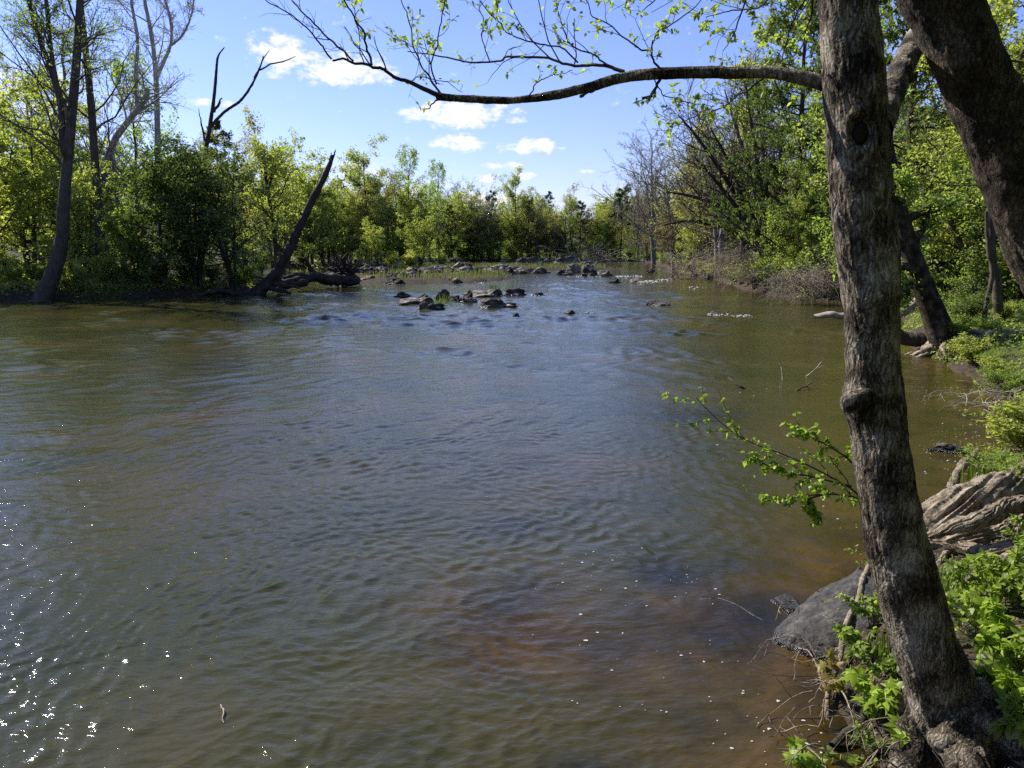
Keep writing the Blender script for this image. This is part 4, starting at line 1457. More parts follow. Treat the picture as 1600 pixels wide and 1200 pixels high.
# right bank: leaning trunk with exposed roots
sp = [([(1474, 530), (1455, 480), (1436, 430), (1415, 370), (1398, 300), (1385, 220), (1375, 120)], [52, 42, 37, 33, 28, 22, 12])]
ls, rs = stem_lines(sp, 19.6)
bs0 = ls[0][0].copy()
t_ = custom_tree('leaning_tree', 'tree', 'dark trunk leaning left over exposed roots on the right bank', bs0, ls, rs, 'mottle', 'bright', seed=37, l1=14, l1len=.3, t1=(.28, .98), leaves=9000, size=.10, spread=.12, up=.0, ang=(45, 90), H=8)
rg = np.random.default_rng(12)
for k in range(26):
    mb = MB()
    a = rg.uniform(-3.0, .6)
    L = rg.uniform(.8, 2.6)
    P = [np.array([0, 0, .25])]
    d = np.array([math.cos(a + math.pi), math.sin(a) * .7, 0])
    for q in range(1, 6):
        p = d * L * q / 5 + np.array([rg.normal() * .08, rg.normal() * .08, 0])
        w = bs0 + p
        p[2] = max(gz(w[0], w[1]), -.15) - bs0[2] + .09 + rg.uniform(0, .14) - .02 * q
        P.append(p)
    tube1(mb, np.array(P), [.11, .06, .02], n=18, sides=6, rough=.3, seed=k, wob=.05)
    mb.build('root', BK['drift'], t_)
for i, (nm, pts, w, Y, Y1, mat, lab) in enumerate([
    ('log', [(1272, 494), (1300, 492), (1345, 494), (1400, 500)], [7, 12, 13, 12], 28, 27, 'twig', 'pale flat log lying in the water left of the near upright trunk'),
    ('log', [(1388, 500), (1412, 487), (1436, 468)], [14, 15, 12], 22.5, 23, 'twig', 'pale barkless log end propped against the leaning dark trunk'),
    ('log', [(1398, 522), (1430, 530), (1462, 526)], [22, 26, 18], 20.2, 20.0, 'dark', 'dark hollow log at the waterline under the leaning trunk'),
    ('slender_trunk', [(1567, 480), (1556, 440), (1551, 395), (1549, 340), (1545, 270)], [18, 16, 15, 14, 12], 22, 22, 'brown', 'slim brown tree trunk standing left of the slanting near trunk'),
    ('slender_trunk', [(1541, 470), (1549, 435), (1545, 390), (1540, 330)], [9, 8, 8, 6], 21.5, 21.5, 'brown', 'thin crooked trunk crossing the slim brown trunk'),
    ('slender_trunk', [(1528, 446), (1515, 410), (1497, 375), (1480, 330)], [13, 12, 11, 9], 29, 29, 'brown', 'thin trunk leaning left in the right bank wood'),
    ('slender_trunk', [(1455, 440), (1450, 410), (1448, 370), (1455, 320)], [8, 8, 7, 6], 31, 31, 'grey', 'pale thin trunk right behind the leaning dark trunk'),
]):
    P = path(pts, Y, Y1)
    b = P[0]
    root = empty(nm, b)
    if nm == 'slender_trunk':
        zg = gz(b[0], b[1])
        P[0][2] = zg - .2
        root.location.z = zg
        b = np.array(root.location)
    mb = MB()
    tube1(mb, P - b, list(pxr(P, w)), n=40, sides=10, rough=.22, seed=80 + i, wob=.03)
    mb.build('trunk', BK[mat], root)
    tag(root, lab, 'log' if nm == 'log' else 'tree trunk')

# ------------------------------------------------------------------ near trees
def near_trunk(root, P, wpx, bark, n=900, sides=210, seed=5, amp=.0062, k=46, name='trunk', shape=None):
    Q = resample(P, n)
    m = len(wpx)
    r = np.interp(np.linspace(0, 1, n), np.linspace(0, 1, m), pxr(np.asarray(P), wpx))
    v, q = tubes(Q[None], r[None], sides)
    c = np.repeat(Q, sides, 0)
    d = v - c
    rr = np.linalg.norm(d, axis=1)
    d = d / rr[:, None]
    ln = np.repeat(np.cumsum(np.r_[0, np.linalg.norm(np.diff(Q, axis=0), axis=1)]), sides)
    ang = np.tile(np.arange(sides) * 2 * math.pi / sides, n)
    rm = float(np.mean(r))
    tw = ang + .25 * ln
    u = np.stack([np.cos(tw) * rm, np.sin(tw) * rm, ln * .20], 1)
    warp = .012 * np.stack([vnoise(u * 30, seed + 3), vnoise(u * 30, seed + 4), vnoise(u * 30, seed + 5)], 1)
    ridge = 1 - np.abs(vnoise((u + warp) * k, seed)) * 2
    ridge2 = 1 - np.abs(vnoise((u + warp) * k * 2.3, seed + 9)) * 2
    u2 = np.stack([np.cos(ang) * rm, np.sin(ang) * rm, ln * .6], 1)
    lump = fbm(u2 * 6.5, 3, seed + 20)
    patch = np.clip(.6 + .7 * vnoise(u2 * 7, seed + 50), .2, 1.3)
    fine = vnoise(np.stack([np.cos(ang) * rm, np.sin(ang) * rm, ln], 1) * 130, seed + 30)
    ridge0 = 1 - np.abs(vnoise((u + warp * 2) * k * .42, seed + 77)) * 2
    disp = amp * (patch * (ridge * .75 + ridge2 * .4) + ridge0 * .75) + .012 * lump * rm / .13 + .0012 * fine
    if shape is not None:
        disp = disp + shape(v, ang, ln)
    v = v + d * disp[:, None]
    mb = MB().add(v - np.array(root.location), q)
    mb.build(name, bark, root)
    return Q, r


ZB = .34
base = onz(1482, 1128, ZB)
YB = float(base[1])
root = empty('near_tree', (base[0], YB, gz(base[0], YB)))
tag(root, 'nearest upright mottled trunk at the right, with the long limb over the river', 'tree')
hp = [(1512, 1190), (1485, 1128), (1466, 1068), (1435, 980), (1411, 886), (1392, 800), (1377, 700), (1367, 610), (1360, 500), (1354, 400), (1347, 300), (1340, 200), (1333, 100), (1324, 0), (1316, -100), (1306, -260)]
hw = [175, 132, 112, 104, 99, 93, 86, 85, 87, 95, 101, 99, 95, 86, 80, 70]


def hero_shape(v, ang, ln):
    px, py = to_px(v)
    d1 = ((px - 1347) / 18) ** 2 + ((py - 207) / 26) ** 2
    rr = np.sqrt(d1)
    face = np.clip(((root.location.y - .03) - (v[:, 1] - 0)) * 12 + .3, 0, 1) * (v[:, 1] < YB)
    out = face * (.020 * np.exp(-((rr - 1.25) / .45) ** 2) - .060 * np.exp(-d1 * 1.1))
    d2 = ((px - 1340) / 26) ** 2 + ((py - 626) / 27) ** 2
    out += .040 * np.exp(-d2) * (v[:, 1] < YB + .1)
    # flare into buttress roots at the foot
    foot = np.clip((py - 1040) / 120, 0, 1) ** 2
    out += foot * .018 * np.sin(ang * 4 + 1.0)
    return out


PQ = path(hp, YB)
near_trunk(root, PQ, hw, BK['hero'], shape=hero_shape)
rl = np.array(root.location)
# black plug painting the shade inside the knot hole, and burl stub
def blob(mb, c, r, seed, sub=3, am=.25, sc=1.0):
    import bmesh
    bm = bmesh.new()
    bmesh.ops.create_icosphere(bm, subdivisions=sub, radius=1)
    v = np.array([x.co[:] for x in bm.verts])
    f = np.array([[x.index for x in fc.verts] for fc in bm.faces])
    bm.free()
    v = v * (1 + am * fbm(v * 1.6 * sc, 4, seed))[:, None] * np.asarray(r)
    mb.add(v + c, f)


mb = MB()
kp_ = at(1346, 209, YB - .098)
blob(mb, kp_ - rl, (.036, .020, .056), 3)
mb.build('knot_hole_plug', BK['hollow'], root)
mb = MB()
P = path([(1350, 618), (1335, 626), (1327, 632)], YB - .06, YB - .13)
tube1(mb, P - rl, [.062, .052, .044], n=14, sides=22, rough=.25, seed=9)
mb.build('branch_stub', BK['hero'], root)
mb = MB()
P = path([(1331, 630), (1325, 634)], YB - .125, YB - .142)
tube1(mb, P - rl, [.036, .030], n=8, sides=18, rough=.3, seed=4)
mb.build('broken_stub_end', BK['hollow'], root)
# right-hand limb behind the slanting trunk
sp = [(1372, 205), (1392, 150), (1412, 100), (1440, 50), (1478, -10), (1530, -90)]
P = path(sp, YB + .02, YB + 3.0)
near_trunk(root, P, [46, 40, 40, 40, 40, 36], BK['hero'], 200, 70, 15, .005, 46, 'limb')
# the long limb over the river
LY0, LY1 = YB + .02, YB + .75
lp = [(1318, 140), (1283, 129), (1240, 119), (1200, 112), (1150, 113), (1100, 113), (1050, 114), (1000, 117), (960, 124), (925, 135), (880, 146), (830, 154), (790, 157), (740, 155), (683, 151)]
Pl = path(lp, LY0, LY1)
near_trunk(root, Pl, [29, 23, 20, 18, 17, 16.3, 15.8, 15.3, 14.5, 13, 11.3, 10.3, 9.5, 9, 9.5], BK['hero'], 330, 44, 25, .0035, 60, 'limb')
limb = [o for o in bpy.data.objects if o.parent == root and o.name.startswith('limb')][-1]


def leafy_twig(parent, pts, w, Y0, Y1, seed, leaves=14, lsize=.036, subs=5, leafm='bright', name='twig', barkm='dark', sublen=.35, lo=.15, up=.35, rmin=.0011, lw=.6):
    b = np.array(root.location) if parent is None else np.array(parent.matrix_world.translation) * 0 + rl_of(parent)
    rg = np.random.default_rng(seed)
    P = path(pts, Y0, Y1)
    w = [q * .78 for q in w]
    n = len(P) * 6
    Q = resample(P, n)
    Q = Q + .012 * np.stack([fbm(np.stack([np.linspace(0, len(P), n) * 1.7, np.full(n, seed * 1.3), np.full(n, k * 7.7)], 1), 3, seed + k) for k in range(3)], 1) * np.minimum(1, np.arange(n) / 5)[:, None]
    r = np.interp(np.linspace(0, 1, n), np.linspace(0, 1, len(w)), pxr(P, np.interp(np.linspace(0, 1, len(P)), np.linspace(0, 1, len(w)), w))[[0, -1]] if False else np.interp(np.linspace(0, 1, len(w)), np.linspace(0, 1, len(P)), pxr(P, np.interp(np.linspace(0, 1, len(P)), np.linspace(0, 1, len(w)), w))))
    mb = MB()
    v, q = tubes(Q[None], r[None], 7)
    mb.add(v - b, q, 0)
    S1 = Q[None]
    if subs:
        S1, R1 = grow(Q[None], r[None], subs, (lo, 1), (25, 65), sublen, rg, .1, .2, 6, .55, .35, .005, 0, .4, rmin)
        v, q = tubes(S1, R1, 4)
        mb.add(v - b, q, 0)
        S2, R2 = grow(S1, R1, 3, (.2, 1), (25, 65), .4, rg, .1, .2, 4, .7, .5, .003, 0, .4, rmin * .8)
        v, q = tubes(S2, R2, 3)
        mb.add(v - b, q, 0)
    if leaves:
        B = len(S2) if subs else 1
        src = S2 if subs else S1
        i = rg.integers(0, B, leaves)
        t = rg.choice([.45, .75, 1.0], leaves) if subs else rg.uniform(lo, 1, leaves)
        nn = src.shape[1]
        k = np.clip((t * (nn - 1)).astype(int), 0, nn - 1)
        c = src[i, k] + rg.normal(size=(leaves, 3)) * .004
        d = rg.normal(size=(leaves, 3)) + np.array([0, 0, up])
        V, q4, t3 = leaf_blades(c, d, lsize, rg, lw)
        o_ = MB()
        mb.v.append(V - b)
        mb.f.append((q4 + mb.n, 1, True))
        mb.f.append((t3 + mb.n, 1, True))
        mb.n += len(V)
    return mb.build(name, [BK[barkm], LF[leafm]], parent)


def rl_of(o):
    p = np.zeros(3)
    while o is not None:
        p = p + np.array(o.location)
        o = o.parent
    return p


def LYp(px):
    return LY0 + (LY1 - LY0) * np.clip((1318 - px) / 635, 0, 1.6)


tw = [([(690, 151), (640, 130), (600, 111), (578, 102), (545, 95), (518, 92)], [11, 8, 6.5, 6, 5, 4], 0, 3),
      ([(518, 92), (497, 66), (475, 40), (440, 15), (403, -3), (360, -20)], [4, 3.5, 3, 2.5, 2, 1.5], 0, 8),
      ([(552, 95), (525, 68), (495, 40), (470, 15), (450, -10)], [4, 4, 3.5, 3, 2.5], 0, 8),
      ([(581, 102), (572, 75), (564, 46), (552, 22), (535, -8)], [5, 4.5, 4, 3.5, 3], 10, 6),
      ([(569, 99), (560, 60), (556, 25), (550, -8)], [2.5, 2, 2, 1.5], 16, 5),
      ([(688, 146), (667, 115), (650, 86), (641, 40), (627, -8)], [5, 4, 3.2, 2.6, 2], 40, 7),
      ([(682, 132), (676, 95), (690, 42), (697, -8)], [3.5, 3, 2.5, 2], 40, 7),
      ([(640, 128), (655, 122), (690, 126), (725, 145)], [2.5, 2, 1.6, 1], 4, 4),
      ([(975, 112), (932, 101), (892, 102), (851, 92), (797, 89), (777, 96), (731, 97), (690, 89), (639, 80)], [8, 6.5, 5.5, 5, 4.5, 4, 3.5, 3, 2], 22, 9),
      ([(903, 98), (880, 76), (840, 69), (805, 58), (777, 35), (748, -5)], [3.5, 3.2, 3, 2.6, 2.2, 1.8], 34, 8),
      ([(961, 110), (932, 87), (900, 74), (880, 46), (869, -5)], [4, 3.5, 3, 2.5, 2], 30, 7),
      ([(1033, 112), (1018, 87), (1001, 75), (966, 52), (925, 20), (910, -10)], [5, 4, 3.4, 2.8, 2.2, 1.6], 44, 8),
      ([(1018, 87), (1024, 54), (1053, 34), (1099, -3)], [3.4, 3, 2.6, 2], 40, 7),
      ([(765, 96), (754, 57), (752, 20), (748, -12)], [2.6, 2.2, 2, 1.6], 30, 6),
      ([(826, 150), (842, 130), (862, 118), (892, 112)], [3, 2.4, 1.8, 1.2], 10, 5),
      ([(1033, 122), (1026, 138), (1018, 150), (1004, 154)], [6.5, 6, 5.5, 4.5], 14, 3),
      ([(1196, 120), (1145, 155), (1099, 178), (1053, 198)], [4, 3.4, 2.6, 1.6], 40, 7),
      ([(1210, 126), (1225, 158), (1242, 184), (1277, 216)], [3, 2.5, 2.2, 1.5], 16, 6),
      ([(688, 152), (675, 162), (664, 173)], [4, 3, 2], 3, 2),
      ([(958, 128), (930, 138), (909, 150)], [11, 10, 7], 0, 0),
      ([(1020, 120), (1040, 150), (1075, 160), (1120, 165)], [2.6, 2.2, 1.8, 1.2], 34, 6)]
for i, (pts, w, lv, sb) in enumerate(tw):
    leafy_twig(limb, pts, w, LYp(pts[0][0]), LYp(pts[-1][0]) + ((i * 37) % 11 - 5) * .05, 100 + i, int(lv * 2.6), .029, sb)
# drooping leafy twigs from limbs above the picture
root_h = root
for i, (pts, w, lv) in enumerate([([(1322, -150), (1290, -60), (1255, 0), (1235, 50), (1216, 110)], [7, 5, 4, 3, 1.6], 60), ([(1318, -170), (1240, -60), (1190, 5), (1150, 15), (1105, 25)], [7, 5, 4, 3, 1.6], 60),
                                  ([(1290, -110), (1210, -50), (1170, -10), (1150, 40), (1130, 80)], [6, 5, 4, 3, 1.6], 60), ([(1300, -140), (1275, -40), (1262, 30), (1250, 80), (1200, 105)], [6, 5, 4, 3, 1.6], 50),
                                  ([(1318, -180), (1180, -120), (1080, -60), (1030, -10), (1000, 20)], [8, 6, 5, 3, 1.6], 60)]):
    leafy_twig(root_h, pts, w, YB + .05, YB + .5 + .2 * i, 200 + i, lv * 4, .030, 9, name='twig')
# its upper limbs and crown, above the picture; rear limbs added for shade
top = at(1306, -260, YB)
K = broadleaf(61, lines=[np.array([top, top + [.3, .3, 1.6], top + [.9, .7, 3.4], top + [1.2, 1.4, 5.4]]) - rl, np.array([top, top + [.9, -.4, 1.2], top + [2.0, -.9, 2.2], top + [3.4, -1.0, 3.2]]) - rl,
                         np.array([top, top + [.8, .9, 1.0], top + [2.2, 2.0, 2.0], top + [3.6, 3.0, 2.6]]) - rl,
                         np.array([top, top + [-.3, -1.2, 1.0], top + [-.8, -2.6, 1.8], top + [-1.4, -4.0, 2.4]]) - rl, np.array([top, top + [.6, -1.5, .9], top + [1.0, -3.0, 1.6], top + [1.6, -4.6, 2.0]]) - rl], radii=[[.13, .10, .07, .02]] * 5, l1=10, l1len=.5, l2=6, l3=4, leaves=16000, size=.13, spread=.16, up=.12, H=5, rmin=.003)
K.tr.build('limb', BK['hero'], root)
K.cr.build('crown', [BK['hero'], LF['bright']], root)
# roots
for i, (pts, rad) in enumerate([([(1500, 1085, .50), (1530, 1125, .42), (1570, 1155, .36), (1625, 1180, .34), (1700, 1215, .28)], [.12, .11, .095, .085, .07]), ([(1455, 1085, .46), (1435, 1130, .33), (1418, 1175, .22), (1405, 1230, .14)], [.085, .075, .07, .06]),
                                ([(1485, 1100, .48), (1500, 1150, .36), (1520, 1200, .30), (1530, 1260, .25)], [.11, .10, .085, .06]), ([(1440, 1060, .42), (1415, 1090, .28), (1395, 1130, .14), (1360, 1150, .03)], [.05, .04, .03, .02]),
                                ([(1500, 1060, .5), (1540, 1070, .44), (1590, 1075, .4), (1640, 1060, .4)], [.08, .07, .05, .03])]):
    P = np.array([onz(*p) for p in pts])
    mb = MB()
    tube1(mb, P - rl, rad, n=160, sides=80, rough=.34, seed=300 + i, wob=.03, groove=(.12, 2.4))
    mb.build('root', BK['hero'], root)

# the slanting trunk at the upper right
ST = [(1415, -150), (1441, -70), (1470, 0), (1506, 80), (1549, 180), (1592, 290), (1640, 410), (1690, 530), (1740, 640), (1800, 760)]
YS = 4.7
P = path(ST[::-1], YS)
r2 = empty('slanting_tree', (P[0][0], YS, gz(P[0][0], YS)))
near_trunk(r2, P, [140, 128, 122, 118, 114, 112, 112, 112, 108, 100], BK['mottle'], 420, 120, 45, .006, 40)
tag(r2, 'dark thick slanting trunk crossing the upper right corner', 'tree')
bp0 = np.array(r2.location)
K = broadleaf(60, lines=[path([(1430, -110), (1400, -260), (1370, -420)], YS) - bp0, path([(1425, -130), (1500, -260), (1600, -330)], YS, YS + 1) - bp0], radii=[[.2, .12, .03]] * 2, l1=9, l1len=.5, l2=6, l3=4, leaves=3500, size=.09, spread=.10, up=.1, H=2, rmin=.003)
K.tr.build('limb', BK['mottle'], r2)
K.cr.build('crown', [BK['mottle'], LF['bright']], r2)

# ------------------------------------------------------------------ rocks
import bmesh


def rock_geo(seed, sub=4, planes=9, flat=.75, am=.16):
    rg = np.random.default_rng(seed)
    bm = bmesh.new()
    bmesh.ops.create_icosphere(bm, subdivisions=sub, radius=1)
    v = np.array([x.co[:] for x in bm.verts])
    f = np.array([[x.index for x in fc.verts] for fc in bm.faces])
    bm.free()
    n = norm(rg.normal(size=(planes, 3)) * np.array([1, 1, .8]))
    for k in range(planes):
        d = v @ n[k]
        lim = rg.uniform(.45, .8)
        over = np.maximum(d - lim, 0)
        v = v - n[k] * over[:, None] * .92
    t = v[:, 2] * 5 + .8 * v[:, 0]
    v = v * (1 + am * fbm(v * 1.7, 5, seed, .55) + .035 * np.sign(np.sin(t * 2)))[:, None]
    v[:, 2] *= flat
    return v, f


ROCKS = []
for i in range(7):
    v, f = rock_geo(500 + i, 5, 12, .75, .24)
    ROCKS.append((v, f))
RMESH = {}


def rock(name, label, group, px0, px1, pyt, pyb, mat='grey', rot=None, parent=None):
    """a rock that fills the given picture box, standing in the water or on the ground"""
    c = onz((px0 + px1) / 2, pyb, 0.0)
    g = gz(c[0], c[1])
    if g > .02:
        c = onz((px0 + px1) / 2, pyb, g)
        c[2] = gz(c[0], c[1])
    dep = (c - CAM) @ FWD
    w = (px1 - px0) / FPX * dep / 2
    h = max((pyb - pyt) / FPX * dep, .06)
    k = int(rng.integers(0, 7))
    key = (k, mat)
    if key not in RMESH:
        RMESH[key] = MB().add(*ROCKS[k], 0, False).mesh('rock', RK[mat])
    o = bpy.data.objects.new(name, RMESH[key])
    COL.objects.link(o)
    hh = h * .95
    o.scale = (w * 1.42, w * rng.uniform(.8, 1.1), hh * 1.6)
    o.location = (c[0], c[1] + w * .4, c[2] - hh * .16)
    o.rotation_euler = (rng.uniform(-.15, .15), rng.uniform(-.15, .15), rng.choice([0, math.pi]) + rng.uniform(-.35, .35))
    tag(o, label, 'rock', group)
    return o


def cr(x0, x1, y0, y1):
    return x0 * .35 + 400, x1 * .35 + 400, y0 * .35 + 180, y1 * .35 + 180


for (b, m, lab) in [
    (cr(622, 700, 790, 812), 'dark', 'dark small rock at the left end of the mid-river rock group'), (cr(645, 800, 798, 842), 'grey', 'pale flat slab at the left of the mid-river rock group'),
    (cr(700, 775, 800, 832), 'dark', 'dark rock lying on the pale flat slab in mid-river'), (cr(812, 868, 780, 826), 'dark', 'rounded dark boulder in the middle of the mid-river group'),
    (cr(860, 914, 790, 830), 'dark', 'smaller dark boulder right of the rounded one in mid-river'), (cr(908, 968, 784, 832), 'dark', 'broken dark rock before the broad ridge in mid-river'),
    (cr(938, 1112, 762, 810), 'grey', 'broadest rock ridge of the mid-river group'), (cr(1118, 1218, 774, 804), 'dark', 'dark rock right of the broadest ridge, last of the mid-river group'),
    (cr(980, 1100, 820, 858), 'dark', 'low dark rock at the front of the mid-river group'), (cr(1090, 1178, 838, 856), 'grey', 'flat stone at the water level right of the low front rock'),
    (cr(722, 785, 836, 868), 'dark', 'small dark stone at the front left of the mid-river group'), (cr(1232, 1284, 792, 804), 'dark', 'isolated tiny flat stone right of the mid-river group'),
    (cr(925, 990, 812, 834), 'grey', 'pale stone wedged before the broad ridge'), (cr(1366, 1430, 867, 887), 'dark', 'lone small rock in open water below the mid-river group'),
    (cr(1145, 1172, 884, 896), 'dark', 'tiny wet stone left of the lone small rock'), (cr(780, 850, 842, 866), 'dark', 'stone under the grass tuft at the front of the mid-river group'),
    ((1009, 1046, 466, 477), 'dark', 'lone ragged rock in the open water near the right bank'), ((953, 968, 434, 442), 'dark', 'small dark rock beyond the ragged lone one'),
    ((981, 1011, 434, 442), 'grey', 'pale low rock with white water round it'), ((1012, 1028, 420, 426), 'dark', 'tiny rock in the far reach close to the right bank'),
    (cr(940, 1000, 692, 742), 'dark', 'dark boulder at the right tip of the islet'), (cr(960, 1028, 722, 748), 'grey', 'pale rock under the tip boulder of the islet'),
    (cr(870, 935, 736, 750), 'grey', 'low pale stone at the front of the islet'), (cr(880, 990, 682, 712), 'grey', 'broad grey rock behind the tip boulder of the islet'),
]:
    rock('rock', lab, None, *b, mat=m)
for k in range(36):
    x = 500 + 430 * ((k * .618) % 1) + rng.uniform(-6, 6)
    y = 436 - (x - 560) * .055 + rng.uniform(-9, 5)
    w = rng.uniform(12, 44)
    rock('rock', 'pale topped rock in the broken ledge that runs from the left shore past mid-river', 'rocks of the broken ledge', x, x + w, y - w * rng.uniform(.25, .42), y, mat=['grey', 'grey', 'dark'][k % 3])
RGN = 'rocks of the ledge across the far river'
for b in [(1340, 1405, 690, 713), (1385, 1452, 666, 702), (1440, 1512, 663, 692), (1460, 1532, 684, 716), (1522, 1588, 694, 719), (1368, 1442, 694, 715), (1500, 1560, 680, 702)]:
    rock('rock', 'jagged rock in the rightmost rock group far out in the river', 'rocks of the far right group', *cr(*b), mat=['grey', 'dark'][int(rng.integers(0, 2))])
for b in [(1008, 1075, 674, 697), (1058, 1135, 666, 694), (1118, 1195, 674, 700), (1178, 1245, 666, 692), (1215, 1312, 678, 706), (1145, 1235, 688, 706), (980, 1040, 672, 690), (1280, 1330, 660, 676), (1080, 1110, 655, 672), (1240, 1290, 662, 680), (1000, 1050, 652, 668), (930, 990, 655, 680)]:
    rock('rock', 'jagged rock in the long ledge beyond the islet tip', RGN, *cr(*b), mat=['grey', 'dark'][int(rng.integers(0, 2))])
for k in range(34):
    x = 440 + 460 * ((k * .618) % 1)
    y = rng.uniform(655, 728) + (10 if x < 560 else 0)
    w = rng.uniform(26, 95)
    rock('rock', 'grey brown rock strewn over the grassy islet behind the fallen log', 'rocks strewn over the islet', *cr(x, x + w, y - w * rng.uniform(.25, .42), y), mat=['grey', 'grey', 'dark'][int(rng.integers(0, 3))])
for k in range(16):
    x = rng.uniform(560, 740)
    y = rng.uniform(404, 413)
    w = rng.uniform(8, 22)
    rock('rock', 'small grey rock among the trees at the back of the islet', 'rocks at the back of the islet', x, x + w, y - w * .4, y, mat='grey')
for k in range(10):
    x = [842, 858, 890, 915, 800, 780, 945, 1000, 825, 870][k]
    w = rng.uniform(10, 24)
    y = 409.5 + rng.uniform(-.5, 1)
    rock('rock', 'low stone at the far shore below the wood', 'stones on the far shore', x, x + w, y - w * .3, y, mat='grey')
for k, (x0, x1, yt, yb) in enumerate([(1100, 1122, 425, 436), (1118, 1132, 430, 437), (1150, 1172, 436, 444), (1082, 1098, 424, 430)]):
    rock('rock', 'stone at the right waterline under the brushwood', 'stones at the right waterline', x0, x1, yt, yb, mat='grey')
rock('stone', 'low wet dark stone in the shallow water right of the near trunk', None, 1464, 1522, 696, 708, mat='dark')

# boulder at the bank foot (own shape: sloping slab with a split shoulder)
def hull_rock(name, pts, seed, mat, parent=None, cuts=5, am=.02, sc=6):
    bm = bmesh.new()
    vs = [bm.verts.new(p) for p in pts]
    r = bmesh.ops.convex_hull(bm, input=vs)
    for v in [v for v in bm.verts if not v.link_faces]:
        bm.verts.remove(v)
    for k in range(cuts):
        bmesh.ops.subdivide_edges(bm, edges=bm.edges[:], cuts=1, use_grid_fill=True)
        if k in (1, 2, 3):
            bmesh.ops.smooth_vert(bm, verts=bm.verts[:], factor=.35, use_axis_x=True, use_axis_y=True, use_axis_z=True)
    bmesh.ops.triangulate(bm, faces=bm.faces[:])
    bm.normal_update()
    V = np.array([v.co[:] for v in bm.verts])
    Nn = np.array([v.normal[:] for v in bm.verts])
    F = np.array([[v.index for v in fc.verts] for fc in bm.faces])
    bm.verts.index_update()
    F = np.array([[v.index for v in fc.verts] for fc in bm.faces])
    bm.free()
    d = am * fbm(V * sc, 5, seed, .55) - am * 1.2 * np.maximum(0, 1 - np.abs(fbm(V * sc * .45, 2, seed + 9)) * 9)
    V = V + Nn * d[:, None]
    b = V.mean(0)
    o = MB().add(V - b, F, 0, True).build(name, mat, parent)
    o.location = tuple(b)
    return o


hp_ = [(1196, 1004, .0), (1222, 962, .07), (1262, 925, .17), (1300, 902, .25), (1345, 878, .34), (1372, 885, .36), (1395, 930, .34), (1366, 985, .24), (1335, 1020, .12), (1308, 1040, .02), (1258, 990, .13), (1300, 960, .24), (1230, 1012, .02)]
P_ = [onz(*p) for p in hp_]
P_ += [p + np.array([-.10 + .2 * (p[0] > 2.0), -.06, -.45 - p[2]]) for p in P_]
o = hull_rock('boulder', P_, 8, RK['bank'], None, 5, .017, 7)
tag(o, 'smooth dark grey boulder sloping into the water beside the near trunk foot', 'boulder')
v3, f3 = rock_geo(915, 5, 6, 1, .08)
o = MB().add(v3 * np.array([.2, .17, .12]), f3, 0, True).build('boulder', RK['bank'])
p3 = onz(1236, 952, 0)
o.location = tuple(p3 + np.array([.02, .04, -.045]))
tag(o, 'low wet dark stone half sunk beyond the smooth dark grey boulder', 'boulder')

# ------------------------------------------------------------------ driftwood and sticks at the right bank
def wood(name, label, cat, specs, mat, sides=20, rough=.25, seed=0, wob=.03, parts=('trunk',), n=70, groove=None):
    """specs: list of (list of (px,py,z), radii)"""
    b = onz(*specs[0][0][0])
    root = empty(name, b)
    for i, (pts, rad) in enumerate(specs):
        P = np.array([onz(*p) for p in pts])
        mb = MB()
        tube1(mb, P - b, rad, n=n, sides=sides, rough=rough, seed=seed + i, wob=wob, groove=groove)
        mb.build(parts[min(i, len(parts) - 1)], mat, root)
    return tag(root, label, cat)


wood('driftwood_log', 'big weathered grey brown log with twisted roots lying on the right bank', 'driftwood', [
    ([(1425, 842, .12), (1452, 822, .33), (1500, 800, .48), (1560, 778, .56), (1640, 752, .62), (1720, 735, .65)], [.08, .145, .17, .18, .19, .20]),
    ([(1440, 862, .16), (1490, 842, .34), (1550, 836, .40), (1640, 810, .45)], [.05, .085, .10, .12]),
    ([(1452, 838, .40), (1500, 822, .56), (1560, 800, .66), (1630, 778, .72)], [.03, .055, .06, .07]),
    ([(1448, 852, .28), (1485, 858, .26), (1530, 862, .3), (1600, 838, .4), (1680, 820, .45)], [.03, .06, .07, .09, .1]),
    ([(1508, 850, .35), (1545, 868, .36), (1590, 860, .42), (1650, 846, .45)], [.04, .06, .07, .08]),
    ([(1478, 985, .30), (1500, 940, .34), (1535, 905, .38), (1585, 880, .42), (1650, 862, .45)], [.03, .05, .06, .075, .08]),
    ([(1440, 868, .12), (1470, 872, .14), (1500, 880, .18), (1525, 900, .25)], [.02, .03, .03, .02]),
    ([(1455, 905, .2), (1465, 880, .24), (1490, 862, .3)], [.012, .02, .02])], BK['drift'], 130, .16, 700, .03, ('trunk', 'root'), 260, (.20, 4.2))
wood('broken_branch', 'short barkless forked branch standing up before the weathered log', 'branch', [
    ([(1484, 785, .12), (1492, 765, .2), (1496, 742, .35), (1508, 722, .44), (1530, 708, .50)], [.045, .045, .042, .04, .036]), ([(1492, 765, .18), (1502, 772, .16), (1508, 768, .2)], [.03, .025, .02])], BK['drift'], 30, .3, 720, .015, ('trunk', 'fork'), 80, (.14, 1.8))
wood('stick', 'long pale stick leaning across the smooth dark boulder into the water', 'stick', [
    ([(1357, 884, .34), (1345, 925, .30), (1330, 962, .26), (1314, 1012, .18), (1304, 1060, .09), (1295, 1110, .01), (1290, 1150, -.06)], [.019, .020, .019, .018, .016, .015, .012]),
    ([(1347, 910, .32), (1338, 925, .29), (1334, 950, .26)], [.013, .013, .010])], BK['drift'], 14, .25, 730, .02, ('trunk', 'fork'), 50)
